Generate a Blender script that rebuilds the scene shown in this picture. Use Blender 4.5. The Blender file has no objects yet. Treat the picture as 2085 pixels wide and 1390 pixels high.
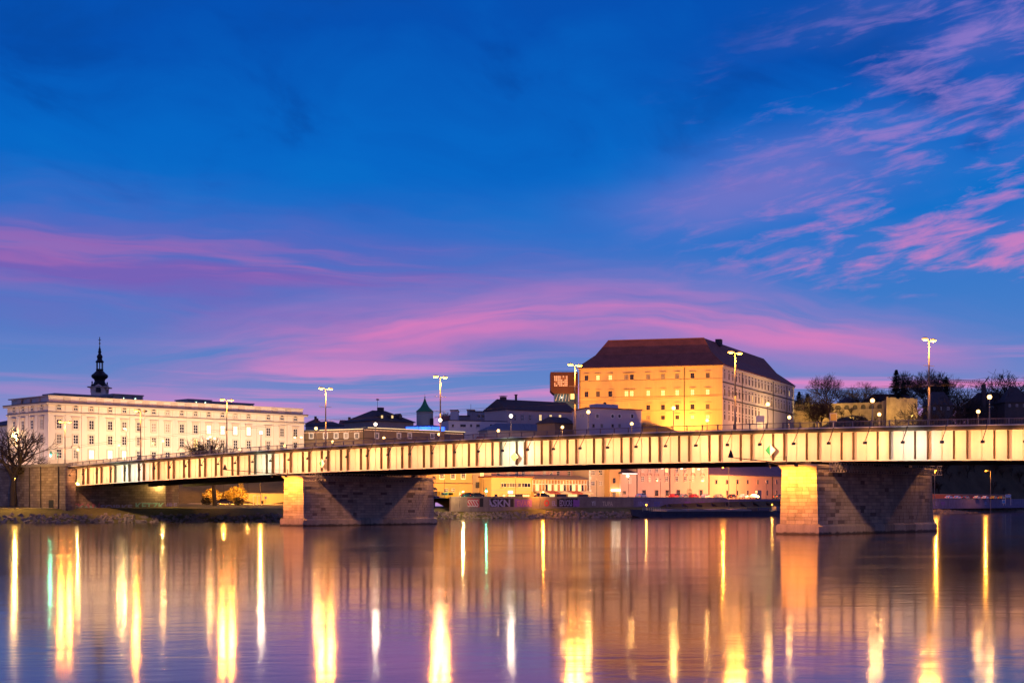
import bpy, math, random
from mathutils import Matrix, Vector
R = math.radians
scn = bpy.context.scene
COL = scn.collection

# ------------------------------------------------------------------ camera
F, UC, VH, H = 3000.0, 1042.5, 1022.0, 4.2      # focal length, centre and horizon in photo pixels; eye height in metres
cam_d = bpy.data.cameras.new('camera')
cam = bpy.data.objects.new('camera', cam_d)
COL.objects.link(cam)
cam.location = (0, 0, H)
cam.rotation_euler = (R(90), 0, 0)
cam_d.sensor_width = 36
cam_d.lens = 36 * F / 2085
cam_d.shift_y = (VH - 695) / 2085
cam_d.clip_start = 0.5
cam_d.clip_end = 20000
scn.camera = cam
scn.view_settings.view_transform = 'Standard'
scn.view_settings.look = 'None'
scn.view_settings.exposure = 0
scn.view_settings.gamma = 1
scn.view_settings.use_curve_mapping = False
scn.cycles.max_bounces = 5
scn.cycles.diffuse_bounces = 2
scn.cycles.glossy_bounces = 3
scn.cycles.sample_clamp_indirect = 4
scn.cycles.use_denoising = True


def srgb(h):
    c = [int(h[i:i + 2], 16) / 255 for i in (0, 2, 4)]
    return tuple((x / 12.92 if x < .04045 else ((x + .055) / 1.055) ** 2.4) for x in c) + (1,)


# ------------------------------------------------------------------ sky: blue hour with pink cloud
world = bpy.data.worlds.new('World')
scn.world = world
world.use_nodes = True
wt = world.node_tree
wt.nodes.clear()


class S:
    """one socket of the sky's node tree, with arithmetic"""
    def __init__(s, k): s.k = k
    def __add__(a, b): return mth('ADD', a, b)
    def __sub__(a, b): return mth('SUBTRACT', a, b)
    def __mul__(a, b): return mth('MULTIPLY', a, b)
    def __truediv__(a, b): return mth('DIVIDE', a, b)
    def __radd__(a, b): return mth('ADD', b, a)
    def __rsub__(a, b): return mth('SUBTRACT', b, a)
    def __rmul__(a, b): return mth('MULTIPLY', b, a)


def plug(inp, x):
    if isinstance(x, S):
        wt.links.new(x.k, inp)
    else:
        inp.default_value = x


def mth(op, a, b=None, c=None, clamp=False):
    n = wt.nodes.new('ShaderNodeMath')
    n.operation = op
    n.use_clamp = clamp
    for i, x in enumerate((a, b, c)):
        if x is not None:
            plug(n.inputs[i], x)
    return S(n.outputs[0])


def sstep(x, a, b):
    n = wt.nodes.new('ShaderNodeMapRange')
    n.interpolation_type = 'SMOOTHSTEP'
    plug(n.inputs[0], x)
    n.inputs[1].default_value = a
    n.inputs[2].default_value = b
    return S(n.outputs[0])


def gauss(x, w):
    return mth('EXPONENT', mth('MULTIPLY', mth('POWER', mth('ABSOLUTE', x * (1 / w)), 2.0), -1.0))


def nz(x, y, z=0.0, detail=3.0, rough=.5, dist=0.0):
    c = wt.nodes.new('ShaderNodeCombineXYZ')
    plug(c.inputs[0], x)
    plug(c.inputs[1], y)
    plug(c.inputs[2], z)
    n = wt.nodes.new('ShaderNodeTexNoise')
    n.noise_dimensions = '3D'
    wt.links.new(c.outputs[0], n.inputs['Vector'])
    n.inputs['Scale'].default_value = 1
    n.inputs['Detail'].default_value = detail
    n.inputs['Roughness'].default_value = rough
    n.inputs['Distortion'].default_value = dist
    return S(n.outputs[0])


def mixc(f, a, b):
    n = wt.nodes.new('ShaderNodeMix')
    n.data_type = 'RGBA'
    plug(n.inputs[0], f)
    for i, x in ((6, a), (7, b)):
        if isinstance(x, S):
            wt.links.new(x.k, n.inputs[i])
        else:
            n.inputs[i].default_value = x
    return S(n.outputs[2])


def ramp(x, stops):
    n = wt.nodes.new('ShaderNodeValToRGB')
    plug(n.inputs[0], x)
    e = n.color_ramp.elements
    while len(e) < len(stops):
        e.new(.5)
    for i, (p, c) in enumerate(stops):
        e[i].position = p
        e[i].color = srgb(c)
    return S(n.outputs[0])


tc = wt.nodes.new('ShaderNodeTexCoord')
sx = wt.nodes.new('ShaderNodeSeparateXYZ')
wt.links.new(tc.outputs['Generated'], sx.inputs[0])
dx, dy, dz = (S(sx.outputs[i]) for i in range(3))
AZ = mth('ARCTAN2', dx, dy) * (120 / math.pi)                    # in units of 1.5 degrees, to the right of straight ahead
EL = mth('ABSOLUTE', mth('ARCSINE', dz) * (120 / math.pi))       # the same, above the horizon
big = nz(AZ * .09, EL * .2, 3.1, 3)
mot = nz(AZ * .22, EL * .45 + AZ * .06, 52.0, 5, .55, .6)
mid = nz(AZ * .16, EL * .8, 7.7, 3)
base = ramp((EL + (big - .5) * 5.0 * sstep(EL, 3, 9) + (mot - .5) * 4.6 * sstep(EL, 5, 9)) * (1 / 60), [
    (0, '9c98d2'), (1.6 / 60, '7f92ce'), (3.4 / 60, '5c82c8'), (5.0 / 60, '3f7bca'), (6.8 / 60, '0070cb'),
    (8.6 / 60, '0066c6'), (11.5 / 60, '0050b2'), (20 / 60, '14469a'), (36 / 60, '263f86'), (1, '263a78')])
base = mixc(sstep(mot, .50, .72) * sstep(EL, 6.5, 9) * .5, base, srgb('00449a'))
wob = (mid - .5) * 2.2
# broad violet veil, left of centre, in layers
E1 = EL + wob * .75 - (6.0 - (AZ + 13.3) * .05)
lay1 = nz(AZ * .10, E1 * 1.15, 1.3, 5, .55, .1)
veil = gauss(E1, 1.25) * sstep(AZ, 8.0, -4) * (.55 + .9 * sstep(lay1, .3, .7)) * sstep(AZ, -60, -30)
s1 = mixc(mth('MULTIPLY', veil, .85, clamp=True), base, srgb('7561b8'))
blot = sstep(nz(AZ * .14, E1 * 1.5, 21.5, 5, .55, .1), .50, .68) * gauss(E1 - .25, .95) * sstep(AZ, 5, -6)
s1 = mixc(blot * .5, s1, srgb('b46ab0'))
# long pink band, streaked along its own arch
arc = EL + (nz(AZ * .17, EL * .55, 11.2, 4) - .5) * 1.5 - (4.75 - mth('POWER', mth('ABSOLUTE', AZ - 1.6), 2.0) * .0125)
sa_ = nz(AZ * .12, arc * 1.35, 5.5, 4, .5, .0)
env = gauss(mth('MINIMUM', arc, 0.0), .75) * gauss(mth('MAXIMUM', arc, 0.0), 1.0) * sstep(AZ, -14, -3) * sstep(AZ, 15, 7)
soft = sstep(sa_, .28, .70)
s2 = mixc(mth('MULTIPLY', env * soft, .62, clamp=True), s1, srgb('b27cc4'))
s2 = mixc(mth('MULTIPLY', gauss(arc, .55) * sstep(AZ, -12, -2) * sstep(AZ, 13, 7) * sstep(sa_, .32, .68), .88, clamp=True), s2, srgb('e57dbc'))
# low streaks all along the horizon
lo_e = EL + (nz(AZ * .1, EL * .4, 31.0, 2) - .5) * .9
st = nz(AZ * .085, lo_e * 2.1, 2.2, 6, .58, .35)
low = sstep(st, .43, .64) * sstep(EL, 4.3, 3.0) * (.3 + .7 * sstep(AZ, -11, -4))
s3 = mixc(mth('MULTIPLY', low, .85, clamp=True), s2, srgb('e687c4'))
warm = sstep(EL, 3.2, .8) * (.3 + .5 * nz(AZ * .1, EL * .9, 8.8, 3))
s3 = mixc(warm * .8, s3, srgb('c88aca'))
# rippled high cloud on the right, rising to the right
ra = AZ * .985 + EL * .17
rb = EL * .985 - AZ * .17
rw = (nz(ra * .3, rb * .8, 41.0, 3) - .5) * 1.2
ci = nz(ra * .62 + rw * .3, (rb + rw * .35) * 2.7, 4.4, 6, .6, .3)
ci2 = nz(ra * .13, rb * .5, 9.1, 4)
reg = sstep(AZ - 1.25 * mth('MAXIMUM', EL - 9.3, 0.0) - .5 * mth('MAXIMUM', 7.0 - EL, 0.0), 1.6, 10.5) * sstep(EL, 4.7, 6.0)
reg = reg * sstep(EL, 40, 12) * .9 * sstep(AZ, 70, 35)
cir = sstep(ci + (ci2 - .5) * .6 + (reg - .5) * .1, .46, .74) * reg
hue = mixc(sstep(EL, 5, 10), srgb('ea82bc'), srgb('9a7ccc'))
hz_ = sstep(ci2, .36, .66) * reg
s4 = mixc(hz_ * .4, s3, srgb('5f78cc'))
s4 = mixc(mth('MULTIPLY', cir, .8, clamp=True), s4, hue)
# a softer violet bank joins it to the middle of the sky
bk_ = gauss(EL - 7.7 - (nz(AZ * .15, EL * .5, 63.0, 3) - .5) * 1.6 - (AZ - 5.0) * .12, .75) * gauss(AZ - 6.0, 3.2)
s4 = mixc(bk_ * .55, s4, srgb('8b78c8'))
# mauve cloud added overhead and behind, out of view, to warm the ambient light
hi = sstep(nz(dx * 2.2, dy * 3.0, dz * 2.5, 5, .55, .5), .42, .66) * sstep(EL, 13, 26)
s4 = mixc(hi * .7, s4, srgb('a583c2'))
sky = wt.nodes.new('ShaderNodeTexSky')
sky.sky_type = 'NISHITA'
sky.sun_disc = False
sky.sun_elevation = R(-2.5)
sky.sun_rotation = R(35)
bg0 = wt.nodes.new('ShaderNodeBackground')
wt.links.new(sky.outputs[0], bg0.inputs[0])
bg0.inputs[1].default_value = .01
bg1 = wt.nodes.new('ShaderNodeBackground')
wt.links.new(s4.k, bg1.inputs[0])
bg1.inputs[1].default_value = 1.0
ad = wt.nodes.new('ShaderNodeAddShader')
wt.links.new(bg0.outputs[0], ad.inputs[0])
wt.links.new(bg1.outputs[0], ad.inputs[1])
wo = wt.nodes.new('ShaderNodeOutputWorld')
wt.links.new(ad.outputs[0], wo.inputs[0])


# ------------------------------------------------------------------ helpers
def ray(u, v):
    return Vector(((u - UC) / F, 1.0, (VH - v) / F))


def at(u, v, Z):
    """the point seen at photo pixel (u, v) and Z metres away"""
    r = ray(u, v)
    return Vector((r.x * Z, Z, H + r.z * Z))


def px(u, Z):
    return Vector(((u - UC) / F * Z, Z))


def zof(v, Z):
    return H + (VH - v) / F * Z


class G:
    def __init__(s):
        s.v, s.f, s.m = [], [], []
    def add(s, vs, fs, m=0):
        o = len(s.v)
        s.v += [tuple(p) for p in vs]
        s.f += [tuple(i + o for i in f) for f in fs]
        s.m += [m] * len(fs)
        return s
    def box(s, x0, x1, y0, y1, z0, z1, m=0):
        return s.add([(x0, y0, z0), (x1, y0, z0), (x1, y1, z0), (x0, y1, z0), (x0, y0, z1), (x1, y0, z1), (x1, y1, z1), (x0, y1, z1)],
                     [(0, 3, 2, 1), (4, 5, 6, 7), (0, 1, 5, 4), (1, 2, 6, 5), (2, 3, 7, 6), (3, 0, 4, 7)], m)
    def hexa(s, p, m=0):
        """eight corners, ordered as in box"""
        return s.add(p, [(0, 3, 2, 1), (4, 5, 6, 7), (0, 1, 5, 4), (1, 2, 6, 5), (2, 3, 7, 6), (3, 0, 4, 7)], m)
    def tube(s, a, b, r0, r1=None, n=6, m=0, cap=True):
        a, b = Vector(a), Vector(b)
        r1 = r0 if r1 is None else r1
        d = (b - a)
        if d.length < 1e-6:
            return s
        d.normalize()
        x = d.orthogonal().normalized()
        y = d.cross(x)
        vs = []
        for q, r in ((a, r0), (b, r1)):
            for i in range(n):
                t = 2 * math.pi * i / n
                vs.append(q + (x * math.cos(t) + y * math.sin(t)) * r)
        fs = [(i, (i + 1) % n, n + (i + 1) % n, n + i) for i in range(n)]
        if cap:
            fs += [tuple(range(n))[::-1], tuple(range(n, 2 * n))]
        return s.add(vs, fs, m)
    def lathe(s, prof, n=16, c=(0, 0), m=0):
        vs = []
        for r, z in prof:
            for i in range(n):
                t = 2 * math.pi * (i + .5) / n
                vs.append((c[0] + r * math.cos(t), c[1] + r * math.sin(t), z))
        k = len(prof)
        fs = [(j * n + i, j * n + (i + 1) % n, (j + 1) * n + (i + 1) % n, (j + 1) * n + i) for j in range(k - 1) for i in range(n)]
        fs += [tuple(range(n))[::-1], tuple(range((k - 1) * n, k * n))]
        return s.add(vs, fs, m)
    def prism(s, poly, z0, z1, m=0):
        """poly counter-clockwise in plan; z0, z1 numbers or lists"""
        n = len(poly)
        a = z0 if isinstance(z0, (list, tuple)) else [z0] * n
        b = z1 if isinstance(z1, (list, tuple)) else [z1] * n
        vs = [(p[0], p[1], a[i]) for i, p in enumerate(poly)] + [(p[0], p[1], b[i]) for i, p in enumerate(poly)]
        fs = [tuple(range(n))[::-1], tuple(range(n, 2 * n))] + [(i, (i + 1) % n, n + (i + 1) % n, n + i) for i in range(n)]
        return s.add(vs, fs, m)
    def side(s, poly, y0, y1, m=0):
        """polygon in x-z, extruded along y"""
        n = len(poly)
        vs = [(p[0], y0, p[1]) for p in poly] + [(p[0], y1, p[1]) for p in poly]
        fs = [tuple(range(n)), tuple(range(n, 2 * n))[::-1]] + [((i + 1) % n, i, n + i, n + (i + 1) % n) for i in range(n)]
        return s.add(vs, fs, m)
    def ball(s, c, r, n=10, k=6, sz=1.0, m=0):
        prof = [(max(.001, r * math.sin(math.pi * j / k)), c[2] - r * sz * math.cos(math.pi * j / k)) for j in range(k + 1)]
        return s.lathe(prof, n, (c[0], c[1]), m)
    def mesh(s, name, mats, smooth=False):
        me = bpy.data.meshes.new(name)
        me.from_pydata(s.v, [], s.f)
        for q in (mats if isinstance(mats, (list, tuple)) else [mats]):
            me.materials.append(q)
        if any(s.m):
            me.polygons.foreach_set('material_index', s.m)
        if smooth:
            me.polygons.foreach_set('use_smooth', [True] * len(me.polygons))
        return me


WM = {}


def ob(name, data, parent=None, M=None, label=None, cat=None, group=None, kind=None):
    """link one object; M is its matrix in the parent's frame"""
    o = bpy.data.objects.new(name, data)
    COL.objects.link(o)
    if parent is not None:
        o.parent = parent
    M = M if M is not None else Matrix.Identity(4)
    o.matrix_basis = M
    WM[o] = (WM[parent] @ M) if parent is not None else M
    for k, x in (('label', label), ('category', cat), ('group', group), ('kind', kind)):
        if x:
            o[k] = x
    return o


def T(x, y, z=0, rz=0, sc=None):
    m = Matrix.Translation((x, y, z)) @ Matrix.Rotation(rz, 4, 'Z')
    return m @ Matrix.Diagonal((*sc, 1)) if sc else m


def thing(name, label, cat, loc, rz=0, group=None):
    return ob(name, None, None, T(*loc, rz), label, cat, group)


def wpart(name, g, mats, parent, smooth=False, **k):
    """part whose geometry is given in world coordinates"""
    inv = WM[parent].inverted()
    g.v = [tuple(inv @ Vector(p)) for p in g.v]
    return ob(name, g.mesh(name, mats, smooth), parent, **k)


def face(p0, p1, zb=0.0):
    a = math.atan2(p1[1] - p0[1], p1[0] - p0[0])
    return T(p0[0], p0[1], zb, a)


def onface(M, u, v):
    """photo pixel -> (x, z) on the plane y = 0 of frame M"""
    i = M.inverted()
    o = i @ Vector((0, 0, H))
    d = i.to_3x3() @ ray(u, v)
    t = -o.y / d.y
    p = o + d * t
    return p.x, p.z


# ------------------------------------------------------------------ materials
MATS = {}


def mat(name, col, rough=.7, var=.18, sc=.6, bump=.0, metal=0.0, emit=0.0, ecol=None, streak=0.0, spec=.3, rnd=0.0, fine=6.0):
    if name in MATS:
        return MATS[name]
    m = bpy.data.materials.new(name)
    MATS[name] = m
    m.use_nodes = True
    nt = m.node_tree
    b = nt.nodes['Principled BSDF']
    c = srgb(col) if isinstance(col, str) else (*col, 1)
    b.inputs['Roughness'].default_value = rough
    b.inputs['Metallic'].default_value = metal
    b.inputs['Specular IOR Level'].default_value = spec
    b.inputs['Base Color'].default_value = c
    if emit:
        b.inputs['Emission Color'].default_value = srgb(ecol) if ecol else c
        b.inputs['Emission Strength'].default_value = emit
        return m
    geo = nt.nodes.new('ShaderNodeNewGeometry')

    def noise(scale, vec=None, detail=4):
        n = nt.nodes.new('ShaderNodeTexNoise')
        n.inputs['Scale'].default_value = scale
        n.inputs['Detail'].default_value = detail
        nt.links.new(vec or geo.outputs['Position'], n.inputs['Vector'])
        return n.outputs[0]

    def math2(op, a, x):
        n = nt.nodes.new('ShaderNodeMath')
        n.operation = op
        nt.links.new(a, n.inputs[0])
        if isinstance(x, float):
            n.inputs[1].default_value = x
        else:
            nt.links.new(x, n.inputs[1])
        return n.outputs[0]
    f = math2('ADD', math2('MULTIPLY', noise(sc), 1.3), math2('MULTIPLY', noise(fine), .7))
    f = math2('SUBTRACT', f, 1.0)
    f = math2('MULTIPLY', f, float(var) * 2)
    if streak:
        mp = nt.nodes.new('ShaderNodeMapping')
        mp.inputs['Scale'].default_value = (1.6, 1.6, .12)
        nt.links.new(geo.outputs['Position'], mp.inputs[0])
        q = math2('SUBTRACT', noise(1.0, mp.outputs[0], 5), .5)
        f = math2('ADD', f, math2('MULTIPLY', q, float(streak) * 2))
    if rnd:
        oi = nt.nodes.new('ShaderNodeObjectInfo')
        q = math2('SUBTRACT', oi.outputs['Random'], .5)
        f = math2('ADD', f, math2('MULTIPLY', q, float(rnd) * 2))
    f = math2('ADD', f, 1.0)
    f = math2('MAXIMUM', f, .12)
    mx = nt.nodes.new('ShaderNodeVectorMath')
    mx.operation = 'SCALE'
    mx.inputs[0].default_value = c[:3]
    nt.links.new(f, mx.inputs['Scale'])
    nt.links.new(mx.outputs[0], b.inputs['Base Color'])
    if bump:
        bp = nt.nodes.new('ShaderNodeBump')
        bp.inputs['Strength'].default_value = bump
        bp.inputs['Distance'].default_value = .05
        nt.links.new(noise(fine), bp.inputs['Height'])
        nt.links.new(bp.outputs[0], b.inputs['Normal'])
    return m


def lum(name, col, k):
    return mat(name, col, emit=k, ecol=col)
# ------------------------------------------------------------------ base materials
m_stone = mat('pier_stone', (.46, .39, .31), .85, .24, .7, .6, streak=.3, rnd=.24)
m_stone_dk = mat('pier_core', (.12, .10, .085), .9, .2, 1.0, .3)
m_stain = mat('dark_stone', (.22, .18, .15), .85, .15, .8, .4)
m_brown = mat('abutment_stone', (.27, .21, .17), .88, .22, .4, .5, streak=.15, rnd=.22)
m_conc = mat('concrete', (.30, .28, .24), .85, .25, .5, .4, streak=.18)
m_rib_shade = mat('stiffener_shade_tone', (.10, .072, .045), .6, .2, 1.0)  # dark tone that paints the shade of grazing lamp light into the ribs
m_kerb = mat('kerb_concrete', (.10, .082, .05), .9, .35, .6, .4, streak=.25)
m_paint = mat('girder_paint', (.62, .57, .47), .5, .09, .5, .0, streak=.13, spec=.25, rnd=.05)
m_soffit = mat('soffit_steel', (.06, .055, .05), .8, .2, .5)
m_white = mat('white_paint', (.75, .73, .7), .5, .06, .8)
m_iron = mat('dark_iron', (.055, .045, .045), .6, .15, 2.0)
m_rail = mat('railing_paint', (.20, .15, .16), .5, .12, 2.0)
m_pole = mat('lamp_pole_steel', (.30, .26, .22), .45, .12, 2.0, metal=.4)
m_black = mat('black_rubber', (.02, .02, .02), .7, .1, 3.0)
m_asph = mat('asphalt', (.055, .052, .05), .9, .2, .4, .2)
m_grass = mat('winter_grass', (.15, .135, .045), .95, .5, .25, .8, fine=1.7)
m_path = mat('path_gravel', (.42, .36, .29), .9, .12, .5, .2)
m_rock = mat('riprap_rock', (.27, .215, .17), .85, .5, 1.6, .5)
m_earth = mat('hill_earth', (.085, .068, .036), .95, .5, .12, .8, fine=.9)
m_glass = mat('dark_glass', (.018, .016, .018), .12, .3, 1.5, spec=.6)
m_bark = mat('bark', (.06, .045, .035), .9, .25, 2.0)
m_ev = mat('needles', (.018, .032, .018), .8, .35, 1.2)
m_bush = mat('dry_leaves', (.16, .11, .03), .85, .4, 1.2)
l_warm = mat('sodium_glow', (1, .5, .06), emit=7, ecol='ffa848')
l_globe = mat('globe_glow', (1, .6, .2), emit=6, ecol='ffc070')
l_white = lum('white_glow', 'fff0d8', 14)
l_win = lum('lit_window', 'ffd98f', 1.15)
l_winw = lum('bright_window', 'ffedc9', 1.5)
l_green = lum('green_signal', '30ffb0', 40)
l_blue = lum('blue_neon', '3a6cff', 2.2)

# ------------------------------------------------------------------ bridge frame, fitted to the photograph
BO = Vector((37.511, 191.872))
BD = Vector((-.7400246, .6725798))       # along the bridge, away from us
BN = Vector((.6725798, .7400246))        # across the bridge, upstream
BAY = 5.13


def zc(s): return 13.73 + .01364 * s - 1.427e-4 * s * s          # kerb line
def zgb(s): return 9.54 + .01066 * s - 1.2e-4 * s * s            # bottom of girder


def B(s, w, z):
    p = BO + BD * s + BN * w
    return Vector((p.x, p.y, z))


def bhex(g, s0, s1, w0, w1, a0, a1, b0, b1, m=0):
    """block between stations s0 < s1; bottom a, top b at either end"""
    return g.hexa([B(s0, w0, a0), B(s0, w1, a0), B(s1, w1, a1), B(s1, w0, a1), B(s0, w0, b0), B(s0, w1, b0), B(s1, w1, b1), B(s1, w0, b1)], m)


BRZ = math.atan2(-BD.y, -BD.x)           # local x of things on the bridge: along it, towards us; local y: upstream

# ------------------------------------------------------------------ ground, banks and water
BANK = [(-330, 262), (-200, 282), (-150, 291), (-104, 301), (-66, 310), (-49, 314), (-34, 334), (-17.6, 370), (33.5, 407), (92, 459), (150, 526), (223, 645), (330, 735), (520, 850), (800, 980)]


def catmull(P, n):
    out = []
    for i in range(len(P) - 1):
        a, b, c, d = (Vector(P[max(0, min(len(P) - 1, j))]) for j in (i - 1, i, i + 1, i + 2))
        for k in range(n):
            t = k / n
            out.append(.5 * ((2 * b) + (c - a) * t + (2 * a - 5 * b + 4 * c - d) * t * t + (3 * b - a - 3 * c + d) * t ** 3))
    out.append(Vector(P[-1]))
    return out


BK = catmull(BANK, 8)
BKN = []
for i in range(len(BK)):
    t = (BK[min(i + 1, len(BK) - 1)] - BK[max(i - 1, 0)]).normalized()
    BKN.append(Vector((-t.y, t.x)))


def bank_d(x, y):
    """metres inland from the water's edge (negative over the water)"""
    best, sg = 1e9, 1
    for i in range(len(BK) - 1):
        a, b = BK[i], BK[i + 1]
        ex, ey = b.x - a.x, b.y - a.y
        L = ex * ex + ey * ey
        t = max(0, min(1, ((x - a.x) * ex + (y - a.y) * ey) / L))
        qx, qy = x - a.x - ex * t, y - a.y - ey * t
        q = qx * qx + qy * qy
        if q < best:
            best = q
            sg = 1 if ex * (y - a.y) - ey * (x - a.x) > 0 else -1
    return math.sqrt(best) * sg


def lerp_tab(tab, x):
    if x <= tab[0][0]:
        return tab[0][1]
    for (a, p), (b, q) in zip(tab, tab[1:]):
        if x <= b:
            return p + (q - p) * (x - a) / (b - a)
    return tab[-1][1]


def sst(x, a, b):
    t = max(0, min(1, (x - a) / (b - a)))
    return t * t * (3 - 2 * t)


def hgt(x, y, d=None):
    d = bank_d(x, y) if d is None else d
    right = lerp_tab([(-10, -2), (0, -.1), (2.5, 1.0), (7, 2.7), (9.4, 2.85), (9.6, 2.85), (10.2, 5.2), (45, 5.4)], d)
    hill = max(28 * sst(d, 55, 100) * sst(x, -10, 50), 37 * sst(d, 32, 62) * sst(x, 100, 150)) + 7 * sst(d, 50, 100) * sst(x, 60, -20)
    left = lerp_tab([(-10, -2), (0, -.1), (2.5, 1.1), (8.5, 2.85), (12, 3.0), (60, 3.9)], d)
    k = y - 380 - (x + 78) * .42
    left += lerp_tab([(0, 0), (.8, 2.2), (30, 7.8)], k)
    f = sst(x, -52, -26)
    return left * (1 - f) + (right + hill) * f


random.seed(5)
g = G()
xs = [-330 + 5 * i for i in range(183)]
ys = [270 + 5 * j for j in range(187)]
idx = {}
for j, y in enumerate(ys):
    for i, x in enumerate(xs):
        d = bank_d(x, y)
        if d < 6:
            continue
        h = hgt(x, y, d)
        if d < 16:
            h -= 1.4 * sst(d, 16, 10)
        if d > 90:
            h += 1.4 * math.sin(x * .07 + y * .031) * math.sin(y * .05 - x * .02) * sst(d, 90, 140)
        idx[i, j] = len(g.v)
        g.v.append((x, y, h))
for (i, j) in list(idx):
    q = [(i, j), (i + 1, j), (i + 1, j + 1), (i, j + 1)]
    if all(p in idx for p in q):
        g.f.append(tuple(idx[p] for p in q))
        g.m.append(0)
ob('ground', g.mesh('ground', m_earth, True), kind='structure')

g = G()
prof = [-14, -5, 0, 1.2, 2.5, 4.5, 6.5, 8.0, 9.0, 9.7, 11, 13, 16]
for i, (p, n) in enumerate(zip(BK, BKN)):
    for d in prof:
        q = p + n * d
        f = sst(q.x, -52, -26)
        hl = lerp_tab([(-14, -4), (-5, -1.2), (0, -.12), (2.5, 1.1), (8.5, 2.85), (12, 3.0), (60, 3.9)], d)
        hr = lerp_tab([(-14, -4), (-5, -1.2), (0, -.12), (2.5, 1.0), (7, 2.7), (9.4, 2.85), (13, 2.9), (16, 2.9)], d)
        w = (random.random() - .5) * (.25 if 0 < d < 8 else .04)
        g.v.append((q.x, q.y, hl * (1 - f) + hr * f + w))
K = len(prof)
for i in range(len(BK) - 1):
    for j in range(K - 1):
        g.f.append((i * K + j, (i + 1) * K + j, (i + 1) * K + j + 1, i * K + j + 1))
        g.m.append(0)
ob('grass_bank', g.mesh('grass_bank', m_grass, True), kind='structure')

g = G()
for i, (p, n) in enumerate(zip(BK, BKN)):
    f = sst(p.x, -52, -26)
    for d in (8.7, 9.55):
        q = p + n * d
        g.v.append((q.x, q.y, (2.96 + (d - 8.7) * .05) * (1 - f) + 2.93 * f))
for i in range(len(BK) - 1):
    g.f.append((2 * i, 2 * i + 2, 2 * i + 3, 2 * i + 1))
    g.m.append(0)
ob('path', g.mesh('path', m_path), kind='structure')

# riprap along the water's edge: broken stone nobody could count
g = G()
rng = random.Random(3)
acc = 0
for i in range(len(BK) - 1):
    a, b = BK[i], BK[i + 1]
    if b.x < -125 or a.x > 235:
        continue
    L = (b - a).length
    for _ in range(int(L * 7)):
        t = rng.random()
        d = rng.uniform(-.6, 2.7) if rng.random() < .8 else rng.uniform(2.5, 4)
        p = a.lerp(b, t) + BKN[i] * d
        z = lerp_tab([(-.6, -.2), (0, -.05), (2.5, 1.05), (4, 1.6)], d)
        r = rng.uniform(.18, .42)
        v = [Vector((rng.uniform(.7, 1.2) * r * sx_, rng.uniform(.7, 1.2) * r * sy_, rng.uniform(.5, .9) * r * sz_)) for sx_ in (-1, 1) for sy_ in (-1, 1) for sz_ in (-1, 1)]
        ro = Matrix.Rotation(rng.random() * 6, 3, Vector((rng.random() - .5, rng.random() - .5, rng.random() + .1)).normalized())
        v = [ro @ q + Vector((p.x, p.y, z)) for q in v]
        g.add(v, [(0, 1, 3, 2), (4, 6, 7, 5), (0, 4, 5, 1), (2, 3, 7, 6), (0, 2, 6, 4), (1, 5, 7, 3)])
ob('riprap', g.mesh('riprap', m_rock), label='broken grey rock armour along the water edge', cat='riprap', kind='stuff')

# water
wm = bpy.data.materials.new('river_water')
wm.use_nodes = True
nt = wm.node_tree
b = nt.nodes['Principled BSDF']
b.inputs['Base Color'].default_value = (.085, .052, .03, 1)
b.inputs['Roughness'].default_value = .17
b.inputs['IOR'].default_value = 1.4
b.inputs['Specular IOR Level'].default_value = .5
geo = nt.nodes.new('ShaderNodeNewGeometry')
hs = []
for sc, st_, det, rg in (((.55, .8, 1), 1, 3, .5), ((2.4, 3.2, 1), 1, 3, .55), ((.045, .10, 1), 1, 4, .6)):
    mp = nt.nodes.new('ShaderNodeMapping')
    mp.inputs['Scale'].default_value = sc
    mp.inputs['Rotation'].default_value = (0, 0, R(-12))
    nt.links.new(geo.outputs['Position'], mp.inputs[0])
    n = nt.nodes.new('ShaderNodeTexNoise')
    n.inputs['Scale'].default_value = st_
    n.inputs['Detail'].default_value = det
    n.inputs['Roughness'].default_value = rg
    n.inputs['Distortion'].default_value = .4
    nt.links.new(mp.outputs[0], n.inputs['Vector'])
    hs.append(n.outputs[0])
prev = None
for h, dist, stg in ((hs[0], .0065, 1), (hs[1], .0014, 1), (hs[2], .03, 1)):
    bp = nt.nodes.new('ShaderNodeBump')
    bp.inputs['Strength'].default_value = stg
    bp.inputs['Distance'].default_value = dist
    nt.links.new(h, bp.inputs['Height'])
    if prev:
        nt.links.new(prev, bp.inputs['Normal'])
    prev = bp.outputs[0]
nt.links.new(prev, b.inputs['Normal'])
mr = nt.nodes.new('ShaderNodeMapRange')          # slicks and rougher patches drawn out by the current
mr.inputs[1].default_value = .35
mr.inputs[2].default_value = .68
mr.inputs[3].default_value = .085
mr.inputs[4].default_value = .12
nt.links.new(hs[2], mr.inputs[0])
nt.links.new(mr.outputs[0], b.inputs['Roughness'])
g = G()
g.add([(-1500, -200, 0), (1500, -200, 0), (1500, 1600, 0), (-1500, 1600, 0)], [(0, 1, 2, 3)])
ob('river_water', g.mesh('river_water', wm), kind='structure')

# far country behind the town, up to the horizon
g = G()
rng = random.Random(8)
N = 90
for j, (Z, base) in enumerate(((1200, 4), (1700, 1), (2600, 6), (6000, -5))):
    for i in range(N):
        x = (-1 + 2 * i / (N - 1)) * Z * .75
        hgh = base + (0, 52, 70, 40)[j] * (.55 + .45 * math.sin(i * .23 + j) * math.sin(i * .11 + 2 * j)) * (1 if j else 0)
        g.v.append((x, Z, hgh))
for j in range(3):
    for i in range(N - 1):
        g.f.append((j * N + i, j * N + i + 1, (j + 1) * N + i + 1, (j + 1) * N + i))
        g.m.append(0)
ob('far_hills', g.mesh('far_hills', mat('far_wood', (.02, .022, .025), .95, .3, .02), True), kind='structure')


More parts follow.
